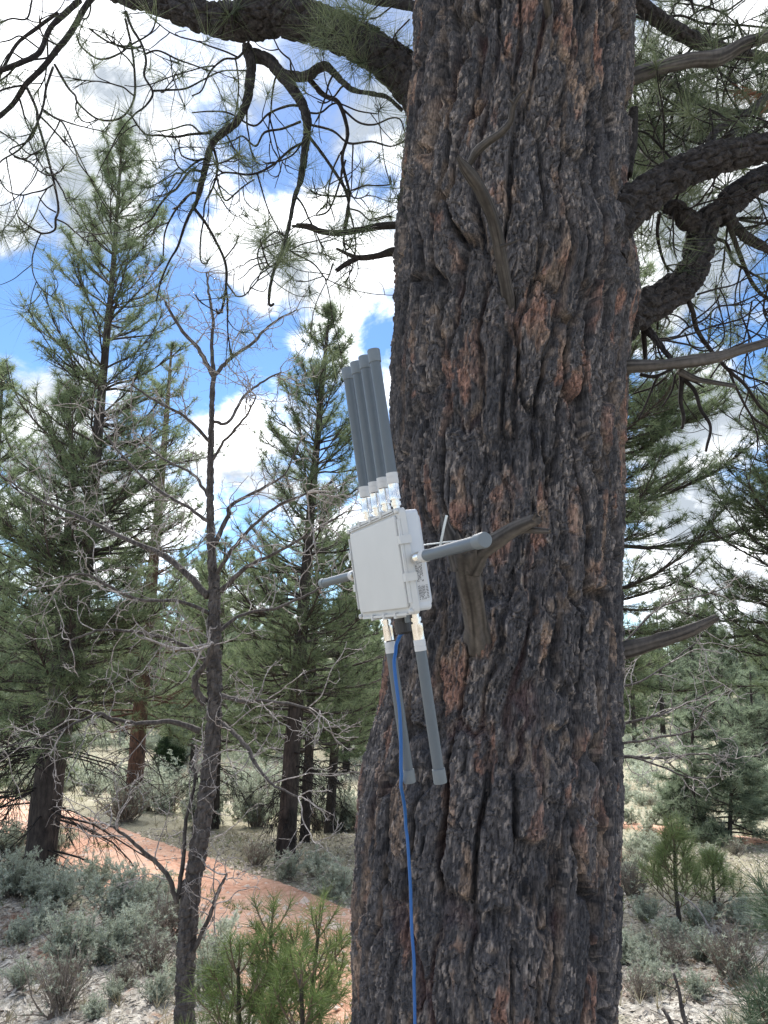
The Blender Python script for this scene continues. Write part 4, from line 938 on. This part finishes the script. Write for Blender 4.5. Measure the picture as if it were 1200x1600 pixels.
pine_tree('pine_tree', 'broad layered pine close behind the huge trunk', [(stem_px([(900, 1330), (905, 1100), (915, 850), (925, 560), (930, 430)], 10.0), [wpx(x, 10.0)/2 for x in (40, 36, 28, 18, 8, 4)], 1.0)],
          [(0, 0), (.15, 0), (.2, .9), (.29, 1.5), (.34, 2.2), (.5, 2.2), (.8, 1.7), (1, .6)], 32, 8, 108, tuft_n=22, nw=.007, dead_to=.27, asc=(.0, .35), dens=2.7, gap=.08)
pine_tree('pine_tree', 'tall full pine with airy branches over the sagebrush flat', [(stem_px([(1270, 1300), (1266, 1100), (1262, 850), (1256, 540)], 9.0), [wpx(x, 9.0)/2 for x in (36, 30, 20, 6, 3)], 1.0)],
          [(0, 0), (.2, .0), (.27, .9), (.36, 1.5), (.6, 1.35), (.85, .85), (1, .2)], 44, 8, 109, tuft_n=20, nw=.007, dead_to=.25, asc=(.08, .6), dens=1.7)
for i, (bx, by, tx_, ty_, w, rad, lb, s) in enumerate([(1083, 1310, 1080, 1075, 9, 1.0, 'slim pine with a bare dark trunk by the pale track', .42), (1140, 1316, 1142, 1165, 7, .9, 'small light green pine with foliage nearly to the ground', .12),
                                              (1180, 1268, 1172, 1050, 9, 1.7, 'bushy mid-distance pine at the edge of the flat', .12), (1066, 1302, 1064, 1210, 5, .5, 'tiny thin pine beside the slim pine', .3), (1125, 1255, 1128, 990, 9, 1.6, 'thin pale pine with a see-through top', .3)]):
    g = G(bx, by); D = g[1]
    pine_tree('pine_tree', lb, [(stem_px([(bx, by), ((bx+tx_)/2+1, (by+ty_)/2), (tx_, ty_)], D), [wpx(x, D)/2 for x in (w, w, w*.6, 2)], 1.0)],
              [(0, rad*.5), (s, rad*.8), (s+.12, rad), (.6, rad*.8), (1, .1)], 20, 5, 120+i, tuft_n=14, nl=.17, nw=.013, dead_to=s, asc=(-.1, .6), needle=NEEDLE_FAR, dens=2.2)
# young pines: upright brush-like shoots
def brush_pine(label, base, H, r, seed, nl, nw, n, whorls, per, reach, needle, group=None, brush=.12, lean=(0, 0)):
    R.seed(seed); root = thing('young_pine', label, 'young pine', group)
    tb, bb, nd = MB(), MB(), MB(); cen, ax, ton = [], [], []
    top = base+np.array([lean[0], lean[1], H]); mid = base+(top-base)*.5+np.array([R.uniform(-.03, .03), R.uniform(-.03, .03), 0])
    sp_ = catmull([base-[0, 0, .08], base, mid, top], 6); tb.tube(sp_, interp_r([r*1.2, r, r*.75, r*.4], len(sp_)), 8, wob=.04); tb.build('trunk', PBARK, root, True)
    def shoot(p, d, ln, rr, lvl):
        q = [np.array(p)]; dd = nrm(d)
        for i in range(5):
            dd = nrm(dd+np.array([0, 0, .16])+rng.normal(0, .07, 3)); q.append(q[-1]+dd*ln/5)
        q = np.array(q); bb.tube(q, np.linspace(rr, rr*.6, 6)*.55, 5, cap=False)
        m = max(4, int(brush/.012)); t0 = R.gauss(.5, .18)
        for j in range(m):
            f = 1-(j/m)*min(1, brush/ln); k = f*5; i = min(4, int(k)); c = q[i]+(q[i+1]-q[i])*(k-i)
            cen.append(c); ax.append(nrm(q[i+1]-q[i])); ton.append(np.clip(t0+R.gauss(0, .1)-.25*j/m, 0, 1))
        if lvl:
            for i in (2, 3, 4):
                for _ in range(2):
                    if R.random() < .72:
                        e = nrm(q[i]-q[i-1]); sd__ = nrm(np.cross(e, rng.standard_normal(3))); shoot(q[i], e*.7+sd__*.8, ln*R.uniform(.3, .5), rr*.7, lvl-1)
    for w in range(whorls):
        f = .18+.78*w/max(1, whorls-1) if whorls > 1 else .6
        c = base+(top-base)*f; rl = reach*(1.1-.75*f)
        for j in range(per):
            az = 6.283*(j+R.random()*.6)/per+w; el = .25+.55*f; shoot(c, (math.cos(az)*math.cos(el), math.sin(az)*math.cos(el), math.sin(el)), rl*R.uniform(.75, 1.2), r*.5, 1 if rl > .16 else 0)
    shoot(top, (0, 0, 1), brush*1.2, r*.4, 0)
    k = len(cen); nd.needles(cen, ax, n, nl, nw, .52, ton, cluster=0)
    tag(bb.build('shoot_stems', SHOOTM, root, True), kind='stuff'); nd.build('crown', needle, root); at_base(root, base); return root
g = G(1062, 1446); brush_pine('knee-high young pine with a dark stem among grey sagebrush', g, (1446-1325)*g[1]/FPX, .022, 131, .17, .0038, 5, 6, 4, .40, NEEDLE_SAP, brush=.08)
g = G(1118, 1428); brush_pine('low spreading young pine just behind another young pine', g, .5, .02, 132, .16, .0038, 5, 4, 4, .36, NEEDLE_SAP, brush=.09)
for i, (px_, py_, D, lb, ln_) in enumerate([(423, 1448, 3.4, 'bright green young pine in front of the dirt road', -.02), (498, 1452, 3.3, 'bright green young pine touching the foot of the huge trunk', .06), (372, 1512, 3.3, 'lower bright green young pine at the foot of the leafless oak', -.04), (470, 1530, 3.0, 'low bright green young pine between two taller ones', 0)]):
    tp = P(px_, py_, D); hb = H1(tp[0], tp[1]); base = np.array([tp[0]-ln_, tp[1], hb])
    brush_pine(lb, base, tp[2]-hb, .016, 140+i, .09, .0025, 8, 5, 4, .38, NEEDLE_YOUNG, brush=.075, lean=(ln_, 0))
for i, (px_, py_, D, lb) in enumerate([(1252, 1268, 2.3, 'young pine tips with long dusky needles beside the dead sticks'), (1240, 1440, 2.0, 'lower young pine with long dusky needles beside the dead sticks')]):
    tp = P(px_, py_, D); hb = H1(tp[0], tp[1]); base = np.array([tp[0], tp[1], hb])
    brush_pine(lb, base, tp[2]-hb, .014, 150+i, .13, .0024, 9, 4, 4, .36, NEEDLE_DUSK, brush=.09)
# juniper behind the oak
jr = thing('juniper', 'rounded dark juniper at the far side of the sagebrush', 'juniper')
g = G(262, 1212); hj = 62*g[1]/FPX; b = MB(); b.tube([g-np.array([0, 0, .2]), g+np.array([0, 0, hj*.6])], [.12, .05], 8); b.build('trunk', PBARK, jr)
nd = MB(); k = 900; u_ = rng.random(k); a0 = rng.random(k)*2*math.pi; rad = hj*.36*np.sqrt(np.clip(1-(2*u_-.75)**2*.75, .05, 1))*np.sqrt(rng.random(k))
nd.needles(np.stack([g[0]+rad*np.cos(a0), g[1]+rad*np.sin(a0), g[2]+hj*u_*.95], 1), np.stack([np.cos(a0)*.5, np.sin(a0)*.5, np.ones(k)*.8], 1), 12, .16, .03, .6); nd.build('crown', JUNIPER, jr); at_base(jr, g)
# the far wood: copies of four pines
protos = []
for i in range(5):
    Hh = (7.5, 9, 6.2, 8.2, 5)[i]
    pr = pine_tree('distant_pine', 'ponderosa pine in the distant wood beyond the sagebrush', [(np.array([[0, 0, -.3], [0, 0, 0], [.05, 0, Hh*.5], [0, 0, Hh]]), [.19, .17, .1, .02], 1.0)], [(0, .1), (.1, .9), (.22, 1.7), (.5, 1.35), (.8, .75), (1, .12)], 30, 6, 170+i,
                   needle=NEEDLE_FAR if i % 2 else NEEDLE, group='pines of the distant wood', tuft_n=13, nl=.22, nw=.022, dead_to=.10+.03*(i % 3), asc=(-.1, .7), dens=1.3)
    protos.append(pr)
WOOD = []
R.seed(5); used = 0
def dpine(x, y, s):
    global used
    pr = protos[used % 5]
    o = pr if used < 5 else copy_tree(pr)
    o.location = (x, y, H1(x, y)); o.rotation_euler = (0, 0, R.uniform(0, 6.28)); o.scale = (s, s, s*R.uniform(.9, 1.12)); used += 1; WOOD.append((y, x/y, o))
for x, y, s in [(-12, 19, .9), (-6.4, 27, .85), (-3.2, 31, .9), (-4.6, 36, 1), (-1.2, 29, .8), (-8, 32, 1), (-14.5, 27, 1), (-.2, 34, .9), (19, 38, .8), (21, 33, .9), (14.5, 44, .9), (17.6, 48, 1)]:
    dpine(x, y, s)
for k_ in range(190):
    y = R.uniform(36, 58) if k_ < 55 else R.uniform(55, 125); x = (R.uniform(-.62, -.02) if k_ < 50 or R.random() < .32 else R.uniform(.26, .62))*y
    dpine(x, y, R.uniform(.75, 1.25))

WL = [(ray(px, 1000), n) for px, n in ((10, 'past the forked pine'), (110, 'right behind the forked pine'), (207, 'behind the reddish pine'), (270, 'behind the juniper'), (334, 'behind the leafless oak'), (400, 'between oak and pointed pine'), (450, 'behind the pointed pine'), (520, 'behind the leaning pine'), (590, 'close beside the huge trunk'), (975, 'beyond the broken grey branch'), (1040, 'behind the slim bare-trunked pine'), (1120, 'behind the small light green pine'), (1180, 'behind the bushy flat-edge pine'), (1260, 'past the tall full pine'))]
OR2 = ['first', 'second', 'third', 'fourth', 'fifth', 'sixth', 'seventh', 'eighth', 'ninth', 'tenth', 'eleventh', 'twelfth', 'thirteenth', 'fourteenth', 'fifteenth', 'sixteenth', 'seventeenth', 'eighteenth', 'nineteenth', 'twentieth']
bw = {}
for y, tx_, o in WOOD:
    j = min(range(len(WL)), key=lambda j: abs(WL[j][0][0]/WL[j][0][1]-tx_)); bw.setdefault(j, []).append((y, o))
for j, v in bw.items():
    for i, (y, o) in enumerate(sorted(v, key=lambda t: t[0])):
        if i < 20: o['label'] = f'{OR2[i]} pine back in the distant wood {WL[j][1]}'
        else: o['label'] = f'pine deep in the distant wood {WL[j][1]}'; o['group'] = 'deep wood ' + WL[j][1]
# ------------------------------------------------------------------ sagebrush
def sage_proto(seed, near=True, dry=False):
    R.seed(seed); st, lf = MB(), MB(); cen, ax, ton = [], [], []
    ns = 34 if near else 16
    for i in range(ns):
        az = R.uniform(0, 6.283); sp_ = R.uniform(.15, 1.05); ln = R.uniform(.32, .62)*(1-.25*sp_*.5)
        d = np.array([math.cos(az)*math.sin(sp_), math.sin(az)*math.sin(sp_), math.cos(sp_)]); p = np.array([R.gauss(0, .05), R.gauss(0, .05), -.03]); q = [p.copy()]
        for k in range(5):
            d = nrm(d+np.array([0, 0, .10])+rng.normal(0, .16, 3)); p = p+d*ln/5; q.append(p.copy())
        q = np.array(q); st.tube(q, np.linspace(.009 if near else .012, .003, 6), 4 if near else 3, cap=False, c=(.35, .35, .35))
        for k in range(2, 6):
            for _ in range(3 if near else 2):
                e = nrm(q[k]-q[k-1]+rng.normal(0, .09, 3)+np.array([0, 0, .04])); tip = q[k]+e*R.uniform(.05, .13)
                st.tube([q[k], tip], [.003, .0015], 3, cap=False, c=(R.uniform(.3, .9),)*3)
                m = 4 if near else 2
                for s_ in range(m):
                    cen.append(q[k]+(tip-q[k])*(s_+.6)/m); ax.append(e); ton.append(np.clip(.2+.5*(k-2)/3+R.gauss(0, .2), 0, 1))
    if dry:
        for i in range(160):
            az = R.uniform(0, 6.283); sp_ = R.uniform(.1, 1.1); d = np.array([math.cos(az)*math.sin(sp_), math.sin(az)*math.sin(sp_), math.cos(sp_)]); p0 = d*R.uniform(.02, .25); e = nrm(d+rng.normal(0, .25, 3)+np.array([0, 0, .3]))
            st.tube([p0, p0+e*.13, p0+nrm(e+rng.normal(0, .2, 3))*R.uniform(.2, .34)], [.003, .0022, .001], 3, cap=False, c=(R.random(),)*3)
        sel = [i for i in range(len(cen)) if R.random() < .12]; cen, ax, ton = [cen[i] for i in sel], [ax[i] for i in sel], [ton[i] for i in sel]
    lf.needles(cen, ax, 7 if near else 6, .042 if near else .07, .009 if near else .022, .55, ton)
    return st, lf
def sage_tree(name, label, seed, near, dry=False, group=None):
    root = thing(name, label, 'dry shrub' if dry else 'sagebrush', group); st, lf = sage_proto(seed, near, dry)
    tag(st.build('stem_cluster', DRYSTEM, root), kind='stuff'); lf.build('foliage', SAGE, root); return root
GS, GD, GF = 'sagebrush on the flat beyond the road', 'dry shrubs', 'sagebrush'
near_protos = [sage_tree('sagebrush', 'sagebrush', 200+i, True) for i in range(4)]
far_protos = [sage_tree('sagebrush', 'sagebrush', 220+i, False) for i in range(4)]
dry_protos = [sage_tree('dry_shrub', 'dry shrub', 240+i, True, True) for i in range(3)]
usedp = {}
def put(pr, x, y, s, label, group=None):
    o = pr if pr.name not in usedp else copy_tree(pr)
    usedp[pr.name] = 1
    o.location = (x, y, H1(x, y)); o.rotation_euler = (R.gauss(0, .08), R.gauss(0, .08), R.uniform(0, 6.28)); o.scale = (s*R.uniform(.9, 1.15), s*R.uniform(.9, 1.15), s*R.uniform(.85, 1.1))
    o['label'] = label
    if 'group' in o: del o['group']
    if group: o['group'] = group
    return o
R.seed(9)
RIGHT_K = .8
for i, (px_, py_, hp, lb) in enumerate([(95, 1425, 70, 'silvery sagebrush under the forked pine trunk'), (185, 1442, 95, 'broad silvery sagebrush in the clump between the forked pine and the oak'), (232, 1412, 60, 'sagebrush at the road edge behind the clump'),
                                       (150, 1392, 55, 'sagebrush beside the forked trunk facing the road'), (258, 1430, 80, 'sagebrush tucked behind the leafless oak stem'), (20, 1410, 70, 'sagebrush at the picture edge near the forked pine'), (105, 1505, 90, 'feathery sagebrush standing alone on the pale litter'),
                                       (215, 1468, 50, 'small sagebrush at the front of the clump'), (60, 1365, 60, 'sagebrush behind the forked pine base'), (522, 1395, 75, 'rounded sagebrush across the road beside the huge trunk'), (450, 1372, 45, 'low sagebrush on the far bank of the road'),
                                       (10, 1340, 60, 'pale sagebrush beyond the forked pine at the picture edge'), (88, 1326, 60, 'dark-stemmed sagebrush between the forked pine and the red road'), (330, 1560, 110, 'grey sagebrush between the oak and the young pines'),
                                       (975, 1500, 55, 'sagebrush against the huge trunk on the open flat'), (1010, 1440, 55, 'sagebrush just before the young pine'), (1100, 1500, 60, 'silvery sagebrush before the low young pine'), (1160, 1440, 55, 'sagebrush near the long dusky needles'), (1020, 1520, 60, 'broad sagebrush by the thin dead sticks')]):
    g = Gb(px_, py_); put(near_protos[i % 4], g[0], g[1], hp*(.88 if px_ < 700 else .72)*g[1]/FPX/.55, lb)
for i, (px_, py_, hp, lb) in enumerate([(95, 1575, 75, 'brittle leafless shrub alone on the pale litter'), (235, 1520, 65, 'purplish leafless shrub before the oak stem'), (265, 1470, 75, 'dark leafless shrub at the oak stem'), (195, 1540, 40, 'low twiggy shrub on bare red soil'), (215, 1412, 50, 'dark dry shrub within the sagebrush clump'),
                                       (400, 1352, 40, 'dry shrub on the road bank'), (985, 1395, 55, 'dry shrub at the trunk edge on the flat'), (1050, 1500, 50, 'dry shrub with dark stems on the flat'), (1150, 1530, 70, 'tangled dry shrub behind the dead sticks'), (1000, 1560, 45, 'low dry shrub by the foot of the huge trunk')]):
    g = Gb(px_, py_); put(dry_protos[i % 3], g[0], g[1], hp*g[1]/FPX/.5, lb)
for i, (px_, py_, hp, w_) in enumerate([(30, 1470, 38, 'beside the picture edge under the sagebrush clump'), (165, 1500, 34, 'between the feathery sagebrush and the low twiggy shrub'), (28, 1545, 36, 'on pale litter near the picture edge'), (145, 1590, 34, 'next to the brittle leafless shrub'),
                                       (245, 1575, 44, 'just short of the oak foot'), (60, 1455, 40, 'in front of the forked pine clump'), (180, 1565, 26, 'on bare soil beyond the brittle leafless shrub'), (1010, 1480, 30, 'near the huge trunk on the flat'), (1090, 1560, 34, 'beside the short broken dead stick'), (1060, 1470, 32, 'at the foot of the knee-high young pine')]):
    g = Gb(px_, py_); put(near_protos[(i+1) % 4], g[0], g[1], hp*g[1]/FPX/.55, 'low silvery sagebrush sprig '+w_)
cnt = 0; occ = []; SCAT = []; stuff_l, stuff_s = MB(), MB()
def scatter(n, y0, y1, smin, smax, mode):
    global cnt
    k = 0; tries = 0
    while k < n and tries < n*30:
        tries += 1
        y = math.sqrt(R.uniform(y0*y0, y1*y1)); x = R.uniform(-.60, .60)*y
        if float(road_d(np.array([x]), np.array([y]))[0]) < RW*1.25: continue
        if y < 12 and x < 0 and R.random() < .8: continue
        if -.05*y < x < .26*y and y < 30 and R.random() < .85: continue       # behind the huge trunk
        if abs(x-.52*y) < .02*y and y < 4: continue
        if vn(np.array([x/3.]), np.array([y/3.]), None, 77)[0] < -.35: continue
        s = R.uniform(smin, smax)*(.62 if x > .2*y and y < 24 else 1); k += 1
        if mode == 'thing':
            if R.random() < .16: SCAT.append((put(dry_protos[k % 3], x, y, s*1.1, 'shrub', 'dry shrubs of the flat'), x, y, 'dry grey shrub'))
            elif y < 14: SCAT.append((put(near_protos[k % 4], x, y, s, 'sage', GS), x, y, 'silvery sagebrush'))
            else: SCAT.append((put(far_protos[k % 4], x, y, s, 'sage', GS), x, y, 'silvery sagebrush'))
        else:
            put_stuff(x, y, s)
stuff_pts = []
def put_stuff(x, y, s): stuff_pts.append((x, y, s))
scatter(66, 5.5, 12, .36, .72, 'thing')
scatter(200, 11, 24, .7, 1.3, 'thing')
scatter(620, 24, 60, 1.0, 1.7, 'stuff')
LM = [(Gb(*q), n) for q, n in (((60, 1372), 'the forked pine'), ((207, 1265), 'the reddish pine'), ((445, 1352), 'the pointed pine'), ((334, 1295), 'the oak-side dark pine'), ((515, 1302), 'the leaning pine'), ((1083, 1310), 'the slim bare-trunked pine'),
      ((1140, 1316), 'the small light green pine'), ((1180, 1268), 'the bushy flat-edge pine'), ((1062, 1446), 'the knee-high young pine'), ((1118, 1428), 'the low young pine'), ((262, 1212), 'the juniper'), ((1000, 1294), 'the pale track'), ((100, 1209), 'the far red track'), ((975, 1560), 'the trunk foot'))]
ORD = ['nearest', 'second-nearest', 'third-nearest', 'fourth-nearest', 'fifth-nearest', 'sixth-nearest', 'seventh-nearest', 'eighth-nearest', 'ninth-nearest', 'tenth-nearest', 'eleventh-nearest', 'twelfth-nearest', 'thirteenth-nearest', 'fourteenth-nearest', 'fifteenth-nearest']
byk = {}
for o, x, y, nm in SCAT:
    dd, j = min((math.hypot(x-q[0], y-q[1]), j) for j, (q, n) in enumerate(LM)); q, n = LM[j]
    byk.setdefault((nm, n, 'far' if y > q[1] else 'near', 'towards' if abs(x-.2) < abs(q[0]-.2) else 'away from'), []).append((dd, o))
for (nm, n, sd1, sd2), v in byk.items():
    for i, (dd, o) in enumerate(sorted(v, key=lambda t: t[0])):
        if i < 15: o['label'] = f'{ORD[i]} {nm} to {n}, {sd1} side, {sd2} the trunk'
        else: o['label'] = f'{nm} well away from {n}, {sd1} side, {sd2} the huge trunk'; o['group'] = f'outlying {nm} {sd1} side of {n} {sd2} the trunk'
SP = [sage_proto(260+i, False) for i in range(3)]
for j, (x, y, s) in enumerate(stuff_pts):
    stb, lfb = SP[j % 3]; a = R.uniform(0, 6.28); Rm = np.array([[math.cos(a), -math.sin(a), 0], [math.sin(a), math.cos(a), 0], [0, 0, 1]])*s
    o3 = np.array([x, y, H1(x, y)])
    V = np.vstack(lfb.V); C = np.vstack(lfb.C); F = np.arange(len(V)).reshape(-1, 3); keep = rng.random(len(F)) < .55
    V = V.reshape(-1, 3, 3)[keep].reshape(-1, 3); C = C.reshape(-1, 3, 3)[keep].reshape(-1, 3)
    stuff_l.add(V @ Rm.T+o3, None, np.arange(len(V)).reshape(-1, 3), C)
tag(stuff_l.build('sagebrush_cover', SAGE), kind='stuff')

# ------------------------------------------------------------------ ground cover
def blades(n, y0, y1, name, m, ln, w, spread, clump, cond=None, per=9):
    cen = []
    while len(cen) < n:
        y = math.sqrt(R.uniform(y0*y0, y1*y1)); x = R.uniform(-.58, .58)*y
        if cond is None or cond(x, y): cen.append((x, y))
    cen = np.array(cen); d = road_d(cen[:, 0], cen[:, 1]); ok = d > RW*1.02; cen = cen[ok]
    z = height(cen[:, 0], cen[:, 1]); b = MB()
    b.needles(np.c_[cen, z-.005], np.tile([0, 0, 1.], (len(cen), 1)), per, ln, w, spread, up=.25); tag(b.build(name, m), kind='stuff')
R.seed(21)
gm = lambda x, y: vn(np.array([x/1.7]), np.array([y/1.7]), None, 5)[0] > .0
blades(5200, 4, 30, 'dry_grass', GRASSM, .13, .006, .5, 0, gm)
blades(1400, 5, 22, 'green_grass', GREENGRASS, .10, .006, .5, 0, lambda x, y: vn(np.array([x/1.5]), np.array([y/1.5]), None, 15)[0] > .15)
mi_ = rng.integers(0, len(fine), 1500); mt_ = np.gradient(fine[:, :2], axis=0); mt_ /= np.linalg.norm(mt_, axis=1)[:, None]; ms_ = rng.normal(0, .10, 1500)
mx_ = fine[mi_, 0]+mt_[mi_, 1]*ms_; my_ = fine[mi_, 1]-mt_[mi_, 0]*ms_; ok_ = vn(mx_/.7, my_/.7, None, 3) > -.1; mx_, my_, ms_ = mx_[ok_], my_[ok_], ms_[ok_]
b = MB(); b.needles(np.c_[mx_, my_, hbase(mx_, my_)+road_prof(ms_)], np.tile([0, 0, 1.], (len(mx_), 1)), 7, .05, .006, .6, up=.1); tag(b.build('median_grass', GREENGRASS), kind='stuff')
def litter(n, y0, y1):
    y = np.sqrt(rng.uniform(y0*y0, y1*y1, n)); x = rng.uniform(-.56, .56, n)*y; d = road_d(x, y); ok = d > RW*1.0; x, y = x[ok], y[ok]
    ln = rng.uniform(.008, .035, len(x)); a = rng.random(len(x))*6.283; w = ln*rng.uniform(.12, .6, len(x)); c = np.stack([x, y, height(x, y)+.006], 1)
    u = np.stack([np.cos(a), np.sin(a), rng.normal(0, .35, len(x))], 1)*ln[:, None]; v = np.stack([-np.sin(a), np.cos(a), rng.normal(0, .35, len(x))], 1)*w[:, None]
    V = np.stack([c-u-v*.4, c+v, c+u, c-v+[0, 0, .004]], 1).reshape(-1, 3); k = np.arange(len(x))[:, None]*4
    b = MB(); t = np.clip(rng.beta(1.3, .8, len(x)), 0, 1).repeat(4); b.add(V, np.c_[k, k+1, k+2, k+3], None, np.stack([t]*3, 1)); tag(b.build('ground_litter', LITTER), kind='stuff')
litter(52000, 4.0, 13)
for n_, y0, y1 in ((1500, 4.0, 14),):      # fallen twigs
    y = np.sqrt(rng.uniform(y0*y0, y1*y1, n_)); x = rng.uniform(-.56, .56, n_)*y; ok = road_d(x, y) > RW*1.1; b = MB()
    for xx, yy_ in zip(x[ok], y[ok]):
        a_ = rng.random()*6.283; l_ = rng.uniform(.04, .2); z_ = H1(xx, yy_)+.006; k = np.array([math.cos(a_), math.sin(a_), rng.normal(0, .12)])*l_*.5; c0_ = np.array([xx, yy_, z_])
        b.tube([c0_-k, c0_+rng.normal(0, .006, 3)+[0, 0, .004], c0_+k], [.0035, .003, .0018], 3, cap=False, c=(rng.random()*.8,)*3)
    tag(b.build('fallen_twigs', DRYSTEM), kind='stuff')
def pebbles(n):
    b = MB(); i = rng.integers(0, len(fine), n); s = rng.uniform(-1.0, 1.0, n); tg = np.gradient(fine[:, :2], axis=0); tg /= np.linalg.norm(tg, axis=1)[:, None]
    x = fine[i, 0]+tg[i, 1]*s+rng.normal(0, .1, n); y = fine[i, 1]-tg[i, 0]*s; z = hbase(x, y)+road_prof(s)*.8
    r = rng.gamma(2.2, .007, n)+.004
    o8 = np.array([(1, 0, 0), (-1, 0, 0), (0, 1, 0), (0, -1, 0), (0, 0, .7), (0, 0, -.7)]); f8 = [(0, 2, 4), (2, 1, 4), (1, 3, 4), (3, 0, 4), (2, 0, 5), (1, 2, 5), (3, 1, 5), (0, 3, 5)]
    for k in range(n): b.add(o8*r[k]*rng.uniform(.6, 1.3, (6, 1))+[x[k], y[k], z[k]], None, f8)
    tag(b.build('road_pebbles', m_plain('pale_stone', (.66, .54, .46), .9, .35, 9)), kind='stuff')
pebbles(2600)
# dead sticks on the flat
for q, D0, D1, w, lb in [([(1060, 1395), (1090, 1420), (1115, 1462), (1135, 1490), (1140, 1500)], None, None, (2, 3, 5, 6), 'long thin dead stick leaning beside the low young pine'), ([(1052, 1520), (1060, 1545), (1066, 1580), (1075, 1612)], None, None, (4, 4, 6, 6), 'slender upright dead stick near the trunk foot'),
                         ([(1120, 1450), (1150, 1480), (1130, 1470), (1160, 1515)], None, None, (4, 5, 6, 7), 'crooked dark dead stick by the dusky needles'), ([(1035, 1575), (1050, 1600), (1065, 1625)], None, None, (5, 6, 6), 'short broken dead stick at the bottom of the flat')]:
    g = Gb(q[-1][0], q[-1][1]); D = g[1]; b = MB(); pp = catmull(px3(q, D+.1, D), 5); b.tube(pp, interp_r([wpx(x, D)/2 for x in w], len(pp)), 6, wob=.1)
    for _ in range(4):
        i = R.randrange(2, len(pp)-2); curl_twig(b, pp[i], nrm(pp[i]-pp[i+1]+rng.normal(0, .02, 3)), .12, .004, 1, .2, .5, 1, None, 4)
    tag(b.build('dead_stick', OTWIG if 'long' in lb else OBARK, None, True), lb, 'dead stick')
